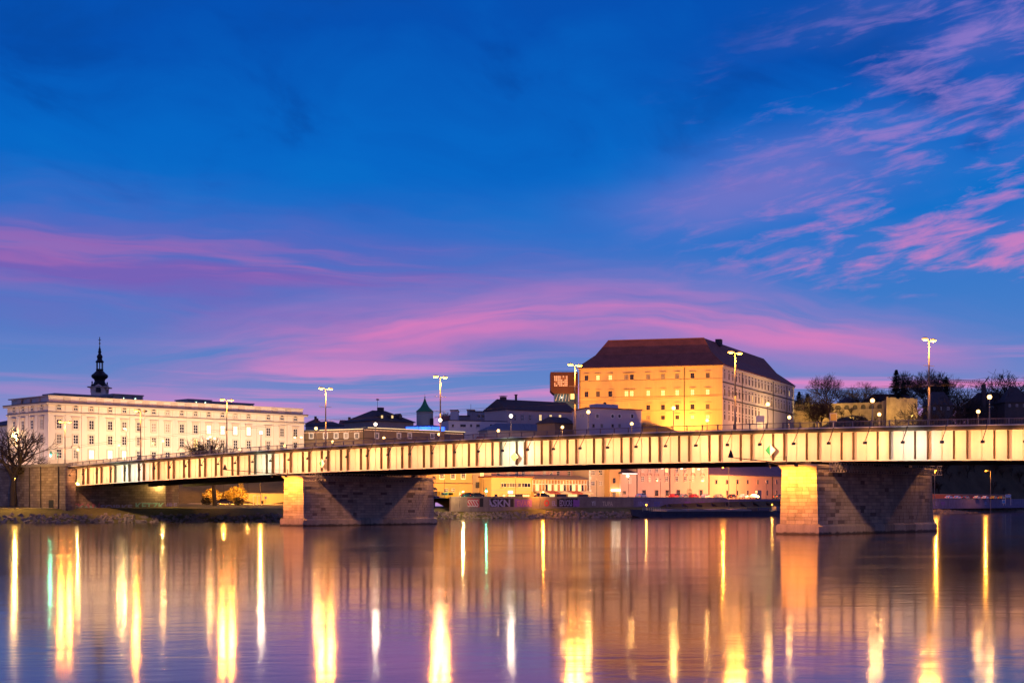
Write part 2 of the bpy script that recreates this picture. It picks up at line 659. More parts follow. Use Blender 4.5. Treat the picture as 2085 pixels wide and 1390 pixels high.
def arealight(name, M, size, power, col, parent=None, spot=None, blend=1.0, radius=.15):
    d = bpy.data.lights.new(name, 'SPOT' if spot else 'POINT')
    d.energy = power
    d.color = col
    d.shadow_soft_size = radius
    if spot:
        d.spot_size = R(spot)
        d.spot_blend = blend
    o = ob(name, d, parent, M)
    return o


def aim(p, q):
    """matrix at p looking (-Z) at q"""
    d = (Vector(q) - Vector(p)).normalized()
    return Matrix.Translation(p) @ d.to_track_quat('-Z', 'Y').to_matrix().to_4x4()


# ------------------------------------------------------------------ the bridge
DW = 31.6                      # width of the deck
GW = 2.2                       # girder stands this far behind the kerb
K0, K1 = -15, 34
bridge = thing('road_bridge', 'long cream plate-girder road bridge lit by floodlights, spanning the river', 'bridge', (BO.x, BO.y, 0), BRZ)


def st(k): return .17 + BAY * k


S0, S1 = st(K0), 177.6
g_cor = {}
SEG = [st(k) for k in range(K0, K1 + 1)] + [S1]
COOL = {-3: 'w', 10: 'g', 22: 'g', 30: 'w', 31: 'g'}
arm_me = head_me = None
Minv = WM[bridge].inverted()
for q in range(len(SEG) - 1):
    a, b_ = SEG[q], SEG[q + 1]
    k = K0 + q
    n3 = 3 if b_ - a > 3.5 else 2
    for j in range(n3):
        s0 = a + (b_ - a) * j / n3 + .02
        s1 = a + (b_ - a) * (j + 1) / n3 - .02
        g = G()
        bhex(g, s0, s1, GW, GW + .08, zgb(s0) + .16, zgb(s1) + .16, zc(s0) - .42, zc(s1) - .42)
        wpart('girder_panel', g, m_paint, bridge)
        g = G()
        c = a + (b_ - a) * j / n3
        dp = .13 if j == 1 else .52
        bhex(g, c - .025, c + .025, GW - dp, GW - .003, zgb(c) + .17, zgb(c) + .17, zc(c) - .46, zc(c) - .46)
        wpart('stiffener', g, m_paint if j == 1 else m_rib_shade, bridge)  # outer ribs carry their shade in the colour
    g = G()
    bhex(g, a + .01, b_ - .01, 0, .5, zc(a) - .36, zc(b_) - .36, zc(a), zc(b_))
    wpart('kerb_beam', g, m_kerb, bridge)
    g = G()
    bhex(g, a, b_, GW - .55, GW + .35, zgb(a), zgb(b_), zgb(a) + .14, zgb(b_) + .14)
    wpart('bottom_flange', g, m_paint, bridge)
    g = G()
    bhex(g, a, b_, -.06, .08, zc(a) + .01, zc(b_) + .01, zc(a) + .10, zc(b_) + .10)
    wpart('edge_pipe', g, m_white, bridge)
    g = G()                                              # railing field: two handrails and the balusters between
    for zz, hh in ((.78, .09), (.16, .05)):
        bhex(g, a, b_, .2, .28, zc(a) + zz, zc(b_) + zz, zc(a) + zz + hh, zc(b_) + zz + hh)
    nb = 26
    for j in range(nb):
        c = a + (b_ - a) * (j + .5) / nb
        g.tube(B(c, .24, zc(c) + .2), B(c, .24, zc(c) + .8), .022, n=4, cap=False)
    wpart('railing_bars', g, m_rail, bridge)
    for j in (0, .5):
        c = a + (b_ - a) * j
        g = G()
        bhex(g, c - .06, c + .06, .16, .32, zc(c), zc(c), zc(c) + .9, zc(c) + .9)
        wpart('railing_post', g, m_rail, bridge)
    g = G()
    bhex(g, a, b_, .5, DW - .5, zc(a) - .38, zc(b_) - .38, zc(a) - .05, zc(b_) - .05)
    wpart('deck_slab', g, m_asph, bridge)
    g = G()
    bhex(g, a - .15, a + .15, GW + .4, DW - GW - .3, zgb(a) + .9, zgb(a) + .9, zc(a) - .39, zc(a) - .39)
    for w in (DW * .36, DW * .64, DW - GW - .1):
        bhex(g, a, b_, w - .25, w + .25, zgb(a), zgb(b_), zc(a) - .4, zc(b_) - .4)
    wpart('under_girders', g, m_soffit, bridge)
    g = G()
    bhex(g, a, b_, DW - .5, DW, zc(a) - .36, zc(b_) - .36, zc(a), zc(b_))
    wpart('kerb_beam', g, m_kerb, bridge)
    # floodlight on a bent arm
    sides = [(1, -1.4)]
    if min(abs(a - 0), abs(a - 102.7), abs(a - 177)) < 14:
        sides.append((-1, DW + 1.4))
    for sg, w in sides:
        w0 = 0 if sg > 0 else DW
        p0 = B(a, w0 + .1 * sg, zc(a) + .03)
        p1 = B(a, w0 - .22 * sg, zc(a) - .02)
        p2 = B(a, w0 - .3 * sg, zc(a) - .42)
        p3 = B(a, w, zc(a) - 1.9)
        g = G()
        g.tube(p0, p1, .06, n=6)
        g.tube(p1, p2, .055, n=6)
        g.tube(p2, p3, .05, n=6)
        fl = wpart('floodlight', g, m_iron, bridge)
        g = G()
        t = B(a, w + .25 * sg, zc(a) - 2.12)
        nx = Vector((BN.x, BN.y, 0)) * sg
        tx = Vector((BD.x, BD.y, 0))
        c0 = Vector(p3) + Vector((0, 0, -.05))
        pts = []
        for zz in (-.17, .15):
            for (e, f_) in ((-.12, -.24), (-.12, .24), (.17, .24), (.17, -.24)):
                pts.append(c0 + nx * (e + (.05 if zz > 0 else 0)) + tx * f_ * (1 if e > 0 else .7) + Vector((0, 0, zz)))
        g.hexa(pts)
        wpart('lamp_head', g, m_iron, fl)
        col = {'w': (.8, .62, .5), 'g': (.62, .68, .5)}.get(COOL.get(k), (1, .405, .14))
        pw = 1700 * rng.uniform(.68, 1.2)
        src = c0 + nx * .32
        arealight('floodlight_beam', Minv @ aim(src, B(a, GW, zgb(a) + 1.7) if sg > 0 else B(a, DW - GW, zgb(a) + 1.7)), .2, pw, col, bridge, spot=168, blend=.75, radius=.12)


# wet, weed-dark band where the river laps the stone
nt = m_stone.node_tree
bs = nt.nodes['Principled BSDF']
lk = bs.inputs['Base Color'].links[0]
src_ = lk.from_socket
ge = nt.nodes.new('ShaderNodeNewGeometry')
sp_ = nt.nodes.new('ShaderNodeSeparateXYZ')
nt.links.new(ge.outputs['Position'], sp_.inputs[0])
nz_ = nt.nodes.new('ShaderNodeTexNoise')
nz_.inputs['Scale'].default_value = 1.3
nt.links.new(ge.outputs['Position'], nz_.inputs['Vector'])
ma = nt.nodes.new('ShaderNodeMath')
ma.operation = 'MULTIPLY_ADD'
nt.links.new(nz_.outputs[0], ma.inputs[0])
ma.inputs[1].default_value = -.5
nt.links.new(sp_.outputs[2], ma.inputs[2])
mr_ = nt.nodes.new('ShaderNodeMapRange')
mr_.inputs[1].default_value = -.08
mr_.inputs[2].default_value = .12
mr_.inputs[3].default_value = .22
mr_.inputs[4].default_value = 1
nt.links.new(ma.outputs[0], mr_.inputs[0])
vs_ = nt.nodes.new('ShaderNodeVectorMath')
vs_.operation = 'SCALE'
nt.links.new(src_, vs_.inputs[0])
nt.links.new(mr_.outputs[0], vs_.inputs['Scale'])
nt.links.new(vs_.outputs[0], bs.inputs['Base Color'])
# ------------------------------------------------------------------ stone piers
unit = G().box(-.5, .5, -.5, .5, -.5, .5)
unit_a = unit.mesh('stone_block', m_stone)
unit_b = unit.mesh('stone_block_dark', m_stain)


def pier(sc_, label, seed):
    rg = random.Random(seed)
    p = BO + BD * sc_
    t = thing('bridge_pier', label, 'pier', (p.x, p.y, 0), BRZ)
    ztop = zgb(sc_) - .45
    y0, y1 = -.3, 31.9
    zb, zcap = 1.35, ztop - .55
    def hx(z): return 2.86 - .26 * (z - zb) / (zcap - zb)
    g = G()
    a, b = hx(zb) - .07, hx(zcap) - .07
    g.hexa([(-a, y0 + .07, 1), (a, y0 + .07, 1), (a, y1 - .07, 1), (-a, y1 - .07, 1), (-b, y0 + .12, zcap), (b, y0 + .12, zcap), (b, y1 - .12, zcap), (-b, y1 - .12, zcap)])
    ob('core', g.mesh('core', m_stone_dk), t)
    n = round((zcap - zb) / .47)
    ch = (zcap - zb) / n
    rest = G()
    made = 0
    jobs = []
    for c in range(n):
        z = zb + ch * (c + .5)
        h = hx(z)
        ins = .05 * c / n
        x = -h
        while x < h - .05:
            w = rg.uniform(.85, 1.5)
            if h - (x + w) < .5:
                w = h - x
            jobs.append((-100 + c * .01, (x + w / 2, y0 + ins + .22, z), (w - .035, .44, ch - .03), 0))
            x += w
        y = y0 + ins + .45
        while y < y1 - .05:
            w = rg.uniform(.8, 1.75)
            if y1 - (y + w) < .5:
                w = y1 - y
            jobs.append((y, (h - .2, y + w / 2, z), (.4 + rg.uniform(-.02, .03), w - .04, ch - .035), 1 if rg.random() < .07 else 0))
            y += w
    jobs.sort(key=lambda q: q[0])
    for i, (_, c, s, dk) in enumerate(jobs):
        if i < 298:
            ob('stone', unit_b if dk else unit_a, t, T(*c, 0, s))
        else:
            rest.box(c[0] - s[0] / 2, c[0] + s[0] / 2, c[1] - s[1] / 2, c[1] + s[1] / 2, c[2] - s[2] / 2, c[2] + s[2] / 2, dk)
    o = ob('stonework', rest.mesh('stonework', [m_stone, m_stain]), t, kind='stuff')
    # plinth, with a sloped weathering course, in long blocks
    L = [y0 - .45]
    while L[-1] < y1 + .4:
        L.append(min(y1 + .45, L[-1] + rg.uniform(2.2, 3.4)))
    for a, b in zip(L, L[1:]):
        g = G()
        g.side([(-3.2, -1.5), (3.2, -1.5), (3.2, 1.05), (2.9, 1.34), (-2.9, 1.34), (-3.2, 1.05)], a + .015, b - .015)
        ob('plinth_block', g.mesh('plinth_block', m_stone), t)
    g = G()
    for e, za, zb_ in ((.06, zcap, zcap + .16), (.22, zcap + .16, zcap + .36), (.34, zcap + .36, ztop)):
        g.box(-2.6 - e, 2.6 + e, y0 - e, y1 + e, za + .002, zb_)
    ob('capital', g.mesh('capital', m_stone), t)
    for y in (GW, DW * .36, DW * .64, DW - GW):
        ob('bearing', G().box(-.5, .5, y - .4, y + .4, ztop, zgb(sc_) - .005).mesh('bearing', m_iron), t)
    return t, ztop


for sc_, lab, seed, tag_ in ((0, 'squared-stone bridge pier with orange-lit nose, nearer on the right', 1, 'right'), (102.7, 'squared-stone bridge pier with orange-lit nose, farther on the left', 2, 'left')):
    t, ztop = pier(sc_, lab, seed)
    which = 'nearer right pier' if tag_ == 'right' else 'farther left pier'
    for sx_, nm in ((2.9, 'by the far edge'), (-1.2, 'above the middle')):
        p = B(sc_ + sx_, -.55, ztop)
        f = thing('pier_floodlight', 'dark floodlight on the %s, %s of its nose' % (which, nm.replace('by ', 'at ')), 'floodlight', (p.x, p.y, p.z), BRZ, 'pier floodlights')
        g = G()
        g.tube((0, .3, .02), (0, -2.4, .25), .035)
        g.tube((0, -2.4, .25), (0, -2.4, 0), .03)
        ob('arm', g.mesh('arm', m_pole), f)
        g = G()
        g.hexa([(-.2, -2.52, -.28), (.2, -2.52, -.28), (.2, -2.2, -.34), (-.2, -2.2, -.34), (-.2, -2.56, 0), (.2, -2.56, 0), (.2, -2.26, .02), (-.2, -2.26, .02)])
        ob('lamp_head', g.mesh('lamp_head', m_iron), f)
        src = WM[f] @ Vector((0, -2.4, -.42))
        tgt = B(sc_ + sx_ * .45, -.3, 3.0)
        arealight('lamp_beam', WM[f].inverted() @ aim(src, tgt), .2, 5000, (1, .30, .025), f, spot=156, blend=.6, radius=.12)
    p = B(sc_ - 1, DW + .6, ztop)
    f = thing('pier_floodlight', 'floodlight at the upstream end of the %s' % which, 'floodlight', (p.x, p.y, p.z), BRZ + math.pi, 'pier floodlights')
    ob('arm', G().tube((0, .3, .02), (0, -1.5, .25), .035).mesh('arm', m_pole), f)
    ob('lamp_head', G().box(-.2, .2, -1.66, -1.34, -.3, .2).mesh('lamp_head', m_iron), f)
    arealight('lamp_beam', WM[f].inverted() @ aim(WM[f] @ Vector((0, -1.5, -.42)), B(sc_, DW + .2, 2)), .2, 3000, (1, .55, .1), f, spot=120, blend=.8)
    # inspection gantry slung beside the pier
    sg = sc_ - 3.6
    zt = zgb(sg) - .12
    p = B(sg, 0, zt)
    gy = thing('inspection_gantry', 'yellow-lit lattice inspection gantry slung under the deck beside the %s' % which, 'gantry', (p.x, p.y, p.z), BRZ)
    for x in (0, 1.1):
        for z in (0, -.62, -1.3):
            ob('chord', G().tube((x, -.6, z), (x, 30.8, z), .035, n=5).mesh('chord', m_paint), gy)
    g = G()
    ny = 22
    for j in range(ny):
        ya, yb = -.6 + 31.4 * j / ny, -.6 + 31.4 * (j + 1) / ny
        ym = (ya + yb) / 2
        for x in (1.1,):
            for a, b in (((x, ya, 0), (x, ym, -1.3)), ((x, ym, -1.3), (x, yb, 0)), ((x, ya, -1.3), (x, ym, 0)), ((x, ym, 0), (x, yb, -1.3)), ((x, ya, 0), (x, ya, -1.3))):
                g.tube(a, b, .024, n=4, cap=False)
        g.tube((0, ya, -1.3), (1.1, ya, -1.3), .03, n=4, cap=False)
    ob('lattice', g.mesh('lattice', m_paint), gy)
    ob('walkway', G().box(.08, 1.02, -.5, 30.7, -1.26, -1.2).mesh('walkway', m_iron), gy)
    # boom with a black cone, reaching out downstream
    sb = sc_ + 2.2
    u_c, v_c = (1488, 928) if tag_ == 'right' else (458, 953)
    q = BO + BD * sb
    kx = (u_c - UC) / F
    w_ = (kx * q.y - q.x) / (BN.x - kx * BN.y)
    Pe = q + BN * w_
    ze = zof(v_c + 3, Pe.y)
    p = B(sb, -.3, ztop + .2)
    bm = thing('marker_boom', 'thin dark boom with a black cone at its end, on the %s' % which, 'boom', (p.x, p.y, p.z), BRZ, 'marker booms')
    L_ = abs(w_) - .3
    ob('pole', G().tube((0, .5, 0), (0, -L_, ze - p.z), .07, .05).mesh('pole', m_iron), bm)
    ob('stay_wire', G().tube((0, .5, .9), (0, -L_ * .75, (ze - p.z) * .75 + .03), .015, n=4).mesh('stay_wire', m_iron), bm)
    ob('post', G().tube((0, .5, -.2), (0, .5, .95), .06).mesh('post', m_iron), bm)
    ob('cone', G().lathe([(.36, ze - p.z), (.36, ze - p.z + .12), (.05, ze - p.z + .95)], 12, (0, -L_)).mesh('cone', m_black), bm)

# diamond signs for the ships, hung in front of the girder
m_sgreen = mat('sign_green', (.01, .24, .10), .45, .05, 2)
m_syel = mat('sign_yellow', (.8, .6, .12), .45, .05, 2)
for u_, v_, kind_, lab in ((1568, 916, 'gw', 'green and white diamond navigation sign on the girder beside the right pier'), (655, 943, 'gw', 'green and white diamond navigation sign on the girder beside the left pier'), (1047, 930, 'y', 'yellow diamond navigation sign on the girder at mid-span')):
    w_ = 1.45
    kx = (u_ - UC) / F
    q = BO + BN * w_
    s_ = (q.x - kx * q.y) / (kx * BD.y - BD.x)
    P_ = B(s_, w_, 0)
    z_ = zof(v_, P_.y)
    t = thing('navigation_sign', lab, 'sign', (P_.x, P_.y, z_), BRZ)
    r_ = .82
    g = G()
    g.side([(0, -r_), (r_, 0), (0, r_), (-r_, 0)], 0, .08)
    ob('backing', g.mesh('backing', m_white), t)
    g = G()
    if kind_ == 'gw':
        g.side([(0, -r_ + .05), (0, r_ - .05), (-r_ + .05, 0)], -.012, -.004)
        ob('green_half', g.mesh('green_half', m_sgreen), t)
        g = G()
        g.side([(0.01, -r_ + .05), (r_ - .05, 0), (0.01, r_ - .05)], -.012, -.004)
        ob('white_half', g.mesh('white_half', m_white), t)
    else:
        g.side([(0, -r_ + .05), (r_ - .05, 0), (0, r_ - .05), (-r_ + .05, 0)], -.012, -.004)
        ob('yellow_face', g.mesh('yellow_face', m_syel), t)
    ob('hanger', G().tube((0, .05, -.2), (0, GW - w_ - .06, -.2), .04).mesh('hanger', m_iron), t)

# ------------------------------------------------------------------ abutment on the far bank
mb = bpy.data.materials.new('ashlar')
mb.use_nodes = True
nt = mb.node_tree
bs = nt.nodes['Principled BSDF']
tx = nt.nodes.new('ShaderNodeTexCoord')
sp = nt.nodes.new('ShaderNodeSeparateXYZ')
nt.links.new(tx.outputs['Object'], sp.inputs[0])
ax = nt.nodes.new('ShaderNodeMath')
ax.operation = 'ADD'
nt.links.new(sp.outputs[0], ax.inputs[0])
nt.links.new(sp.outputs[1], ax.inputs[1])
cb = nt.nodes.new('ShaderNodeCombineXYZ')
nt.links.new(ax.outputs[0], cb.inputs[0])
nt.links.new(sp.outputs[2], cb.inputs[1])
bk = nt.nodes.new('ShaderNodeTexBrick')
nt.links.new(cb.outputs[0], bk.inputs[0])
bk.inputs['Scale'].default_value = 1
bk.inputs['Brick Width'].default_value = 1.5
bk.inputs['Row Height'].default_value = .55
bk.inputs['Mortar Size'].default_value = .025
bk.inputs['Color1'].default_value = (.30, .24, .19, 1)
bk.inputs['Color2'].default_value = (.17, .13, .105, 1)
bk.inputs['Mortar'].default_value = (.07, .055, .045, 1)
nn = nt.nodes.new('ShaderNodeTexNoise')
nn.inputs['Scale'].default_value = .7
nn.inputs['Detail'].default_value = 5
nt.links.new(tx.outputs['Object'], nn.inputs[0])
mr = nt.nodes.new('ShaderNodeMapRange')
mr.inputs[3].default_value = .55
mr.inputs[4].default_value = 1.45
nt.links.new(nn.outputs[0], mr.inputs[0])
vm = nt.nodes.new('ShaderNodeVectorMath')
vm.operation = 'SCALE'
nt.links.new(bk.outputs[0], vm.inputs[0])
nt.links.new(mr.outputs[0], vm.inputs['Scale'])
nt.links.new(vm.outputs[0], bs.inputs['Base Color'])
bs.inputs['Roughness'].default_value = .9
bpn = nt.nodes.new('ShaderNodeBump')
bpn.inputs['Strength'].default_value = .6
bpn.inputs['Distance'].default_value = .06
bpn.invert = True
nt.links.new(bk.outputs['Fac'], bpn.inputs['Height'])
nt.links.new(bpn.outputs[0], bs.inputs['Normal'])
m_ash = mb

SA = 178.0
p = BO + BD * SA
ab = thing('bridge_abutment', 'brown ashlar bridge abutment and approach wall on the far bank', 'abutment', (p.x, p.y, 0), BRZ)
# local: x towards us (-s), y upstream
ob('front_wall', G().box(-6, -.6, .6, 25.2, 1.5, 8.0).mesh('front_wall', m_ash), ab)
ob('bearing_shelf', G().box(-6, -.15, .2, 25.6, 8.003, 8.35).mesh('bearing_shelf', m_conc), ab)
ob('back_wall', G().box(-6, -1.6, .3, DW, 8.353, zc(SA) - .4).mesh('back_wall', m_ash), ab)
ob('upstream_wall', G().box(-9, -3.2, 25.25, 30.5, 1.5, zgb(SA) + 1).mesh('upstream_wall', m_ash), ab)
ob('approach_wall', G().box(-60, -1.0, -.35, .28, 1.0, zc(SA) + .15).mesh('approach_wall', m_ash), ab)
ob('corner_pier', G().box(-15.5, 1.2, -.95, -.36, 1.0, zc(SA) + .2).mesh('corner_pier', m_ash), ab)
ob('corner_pier', G().box(-.98, 1.2, -.355, 1.4, 1.0, zc(SA) - .45).mesh('corner_pier', m_ash), ab)
g = G()
g.box(-60, 1.3, -1.1, .35, zc(SA) + .203, zc(SA) + .75)
ob('parapet', g.mesh('parapet', m_conc), ab)
for x in (-1.4, -8.6, -13.2):
    ob('drain_pipe', G().tube((x, -1.06, 1.4), (x, -1.06, zc(SA) + .1), .14, n=8).mesh('drain_pipe', m_iron), ab)
ob('approach_deck', G().box(-110, -1.65, .36, DW, zc(SA) - .38, zc(SA) - .1).mesh('approach_deck', m_asph), ab)
ob('fill', G().box(-110, -6.1, .5, DW - .4, 1, zc(SA) - .4).mesh('fill', m_stone_dk), ab)
ob('door', G().box(-5.4, -3.6, -1.01, -.952, 2.2, 4.7).mesh('door', mat('old_door', (.03, .035, .03), .6)), ab)
# the same at our end, out of frame to the right
p = BO + BD * (S0 - .2)
ab2 = thing('bridge_abutment', 'stone abutment of the bridge on the near bank, past the right edge', 'abutment', (p.x, p.y, 0), BRZ)
ob('front_wall', G().box(.6, 8, 0, DW, -2, zc(S0) - .4).mesh('front_wall', m_ash), ab2)
ob('bearing_shelf', G().box(-1.6, .6, 0, DW, -2, zgb(S0) - .1).mesh('bearing_shelf', m_conc), ab2)


# ------------------------------------------------------------------ lettering
def text_mesh(body, size, m, thick=.004, bold=.0, name='lettering'):
    c = bpy.data.curves.new(name, 'FONT')
    c.body = body
    c.size = size
    c.align_x = 'CENTER'
    c.align_y = 'BOTTOM_BASELINE'
    c.extrude = thick
    c.offset = bold
    c.resolution_u = 2
    o = bpy.data.objects.new(name, c)
    COL.objects.link(o)
    bpy.context.view_layer.update()
    me = bpy.data.meshes.new_from_object(o.evaluated_get(bpy.context.evaluated_depsgraph_get()))
    bpy.data.objects.remove(o)
    me.materials.clear()
    me.materials.append(m)
    return me


UP = Matrix.Rotation(R(90), 4, 'X')


def letters(name, body, size, m, parent, M, bold=.0, width=None):
    """flat writing standing on the plane y = 0 of M, 1 cm proud"""
    me = text_mesh(body, size, m, bold=bold)
    s = 1.0
    if width:
        xs_ = [v.co.x for v in me.vertices]
        s = width / max(.01, max(xs_) - min(xs_))
    return ob(name, me, parent, M @ UP @ Matrix.Diagonal((s, 1, 1, 1)))


gp = {k: mat('spray_' + k, c, .8, .25, 1.2) for k, c in dict(pink=(.5, .2, .25), teal=(.25, .5, .42), white=(.6, .57, .55), lilac=(.34, .31, .5), black=(.03, .03, .035), red=(.5, .06, .08), blue=(.12, .14, .4), violet=(.3, .12, .42), cream=(.6, .5, .36)).items()}
for (y, z, body, size, c, wid) in ((4.2, 2.6, 'REKAN', 1.9, 'pink', 8.4), (4.0, 2.5, 'REKAN', 1.3, 'teal', 7), (12.5, 2.6, 'SOIRKE', 1.5, 'lilac', 8), (17.2, 2.7, 'KETZK', 1.9, 'cream', 0), (21, 2.7, 'KETZK', 1.95, 'teal', 7.6)):
    if not wid:
        continue
    # the front wall faces +x: lettering runs along y
    M = T(-.595, y, z, R(90))
    letters('graffiti', body, size, gp[c], ab, M, .05, wid)
letters('graffiti', 'DIRE', 1.6, gp['lilac'], ab, T(-3.19, 27.9, 2.9, R(90)), .05, 4.2)

# ------------------------------------------------------------------ street lamps
lens_me = None


def tall_lamp(s_, label, lit=(1, 1)):
    h = 12.35
    p = B(s_, 16, zc(s_) - .05)
    t = thing('street_lamp', label, 'street lamp', (p.x, p.y, p.z), BRZ, 'tall lamps along the middle of the bridge')
    ob('pole', G().tube((0, 0, 0), (0, 0, 6), .17, .15, 8).tube((0, 0, 6), (0, 0, h), .12, .08, 8).mesh('pole', m_pole, True), t)
    ob('base', G().lathe([(.28, 0), (.28, .5), (.19, .7)], 10).mesh('base', m_pole), t)
    for z in (6.3, 8.9):
        ob('cross_arm', G().tube((0, -1.5, z - .04), (0, 1.5, z + .04), .035, n=5).mesh('cross_arm', m_pole), t)
    for k, sg in enumerate((-1, 1)):
        ob('bracket', G().tube((0, 0, h - .1), (0, sg * .75, h + .05), .05, n=6).mesh('bracket', m_pole), t)
        g = G()
        for j, (r, z) in enumerate(()):
            pass
        hd = G()
        prof = [(.02, h + .26), (.22, h + .24), (.36, h + .14), (.40, h + .06)]
        hd.lathe([(r, z) for r, z in prof[::-1]], 12)
        hd.v = [(x, y * 1.35 + sg * 1.15, z) for x, y, z in hd.v]
        hh = ob('lamp_head', hd.mesh('lamp_head', m_pole, True), t)
        ln = G()
        ln.lathe([(.03, h - .22), (.24, h - .16), (.36, h - .04), (.38, h + .055)], 12)
        ln.v = [(x, y * 1.35 + sg * 1.15, z) for x, y, z in ln.v]
        ob('lens', ln.mesh('lens', l_warm if lit[k] else m_glass, True), hh)
        if lit[k]:
            arealight('lamp_glow', T(0, sg * 1.15, h - .68), .2, 5500, (1, .34, .035), hh, radius=.4)
    return t


ordn = ['first', 'second', 'third', 'fourth', 'fifth', 'sixth', 'seventh', 'eighth', 'ninth', 'tenth', 'eleventh', 'twelfth', 'thirteenth', 'fourteenth']
for i in range(8):
    tall_lamp(st(-2) + 6 * BAY * i, 'tall double-headed street lamp on the bridge, %s from the right edge' % ordn[i], (1, 0) if i == 6 else (1, 1))


def globe_lamp(loc, label, group, h=3.1, r=.27, m=None):
    t = thing('globe_lamp', label, 'lamp', loc, 0, group)
    ob('post', G().tube((0, 0, 0), (0, 0, h), .075, .055, 8).mesh('post', m_pole), t)
    ob('collar', G().lathe([(.1, h - .02), (.14, h + .05), (.1, h + .1)], 8).mesh('collar', m_pole), t)
    gl = ob('globe', G().ball((0, 0, h + .06 + r), r, 12, 8).mesh('globe', m or l_globe, True), t)
    arealight('globe_light', T(0, 0, h + .06 + r), .2, 2300, (1, .74, .5) if m else (1, .48, .13), gl, radius=r + .03)
    return t


l_gwhite = lum('white_globe_glow', 'ffe9d0', 9)
for i in range(14):
    s_ = st(-5) + 3 * BAY * i
    p = B(s_, .62, zc(s_) - .02)
    globe_lamp(p, 'globe lamp on the near railing, %s from the right edge' % ordn[i], 'globe lamps on the near side of the bridge', m=l_gwhite if i in (6, 9, 7, 5) else None)
    s_ = st(-2) + 3 * BAY * i
    if i < 12:
        p = B(s_, 31.0, zc(s_) - .02)
        globe_lamp(p, 'globe lamp along the far side of the bridge, %s from the right edge' % ordn[i], 'globe lamps on the far side of the bridge')

# contact wires above the roadway
g = G()
for w_ in (14.6, 17.4):
    pts = [B(st(-2) + 6 * BAY * i, w_, zc(st(-2) + 6 * BAY * i) + 6.25) for i in range(-2, 9)]
    for a, b in zip(pts, pts[1:]):
        g.tube(a, b, .022, n=4, cap=False)
wpart('contact_wire', g, m_iron, bridge)


def street_lamp(loc, label, h, dx, m, pw, lc, rz=0, r=.32, cat='street lamp', group='quay street lamps'):
    """single-arm road lamp; dx is the reach of its arm"""
    t = thing('road_lamp', label, cat, loc, rz, group)
    ob('pole', G().tube((0, 0, 0), (0, 0, h), .11, .07, 8).mesh('pole', m_pole), t)
    ob('arm', G().tube((0, 0, h - .1), (dx, 0, h + .1), .05, n=6).mesh('arm', m_pole), t)
    hd = G().lathe([(r * .9, h + .06), (r * .7, h + .2), (.05, h + .26)], 10, (dx, 0))
    ob('lamp_head', hd.mesh('lamp_head', m_pole), t)
    ob('lens', G().lathe([(.05, h - .16), (r * .7, h - .1), (r * .9, h + .055)], 10, (dx, 0)).mesh('lens', m, True), t)
    arealight('lamp_glow', T(dx, 0, h - .45), .2, pw, lc, t, radius=.22)
    return t


l_sod = mat('orange_sodium', (1, .45, .05), emit=14, ecol='ffae30')
l_yel = mat('yellow_lamp', (1, .6, .2), emit=12, ecol='ffd27a')
SO, YE = (1, .35, .035), (1, .62, .22)
for (u_, v_, Z_, ub, lab, mm, pw, lc) in ((1472, 951, 436, 1484, 'orange road lamp on the quay in front of the tiled warehouse roof', l_sod, 3200, SO), (1906, 957, 533, 1903, 'orange road lamp on the quay just right of the near pier', l_sod, 8000, SO),
                                  (2007, 958, 575, 2017, 'orange road lamp standing alone against the dark wooded slope', l_sod, 6000, SO),
                                  (943, 1000, 374, 936, 'low road lamp on the quay beside the orange building', l_yel, 2200, YE),
                                  (1106, 1001, 393.5, 1100, 'low road lamp on the quay before the restaurant awnings', l_yel, 2600, SO),
                                  (253, 872, 398, 257, 'yellow road lamp in front of the white palace', l_yel, 1500, YE),
                                  (86, 880, 395, 80, 'bright road lamp at the short side of the white palace', l_yel, 3000, YE),
                                  (28, 884, 404, 22, 'bright road lamp left of the white palace corner', l_yel, 3000, YE)):
    P_ = at(u_, v_, Z_)
    bx = px(ub, Z_).x
    zb = hgt(bx, Z_)
    if Z_ in (398, 395, 404) and u_ < 300:
        zb = zc(SA) - .2
    if Z_ in (533, 374, 393.5):
        zb = 2.9
    street_lamp((bx, Z_, zb), lab, P_.z - zb, P_.x - bx, mm, pw, lc)
for (u_, v_, Z_, lab) in ((430, 892, 408, 'double lamp before the middle of the white palace'), (607, 890, 430, 'double lamp at the right end of the white palace')):
    P_ = at(u_, v_, Z_)
    zb = 9.5
    t = thing('double_lamp', lab, 'street lamp', (P_.x, Z_, zb), 0, 'double lamps before the palace')
    h = P_.z - zb
    ob('pole', G().tube((0, 0, 0), (0, 0, h), .1, .07, 8).mesh('pole', m_pole), t)
    for sg in (-1, 1):
        ob('arm', G().tube((0, 0, h - .05), (sg * .85, 0, h + .05), .045, n=6).mesh('arm', m_pole), t)
        ob('lens', G().ball((sg * .95, 0, h), .3, 10, 6, .6).mesh('lens', l_yel, True), t)
        arealight('lamp_glow', T(sg * .95, 0, h - .45), .2, 500, YE, t, radius=.2)

for (y, lab) in ((2.2, 'small lamp on the abutment shelf at its downstream end'), (23.4, 'small lamp on the abutment shelf at its upstream end')):
    q_ = WM[ab] @ Vector((-.1, y, 8.36))
    t = thing('shelf_lamp', lab, 'lamp', q_, BRZ, 'abutment shelf lamps')
    ob('bracket', G().box(-.06, .5, -.06, .06, 0, .08).mesh('bracket', m_iron), t)
    ob('lens', G().ball((.45, 0, -.12), .13, 8, 6).mesh('lens', lum('shelf_glow', 'ffc24a', 60)), t)
    arealight('lamp_glow', T(.8, 0, -.3), .1, 1300, (1, .62, .18), t, radius=.1)
# ------------------------------------------------------------------ buildings
WIN = {}
m_curt = mat('curtained_pane', (.34, .30, .25), .4, .3, 1.5)
m_blind = mat('half_drawn_pane', (.13, .11, .10), .3, .4, 1.5)
WRG = random.Random(12)


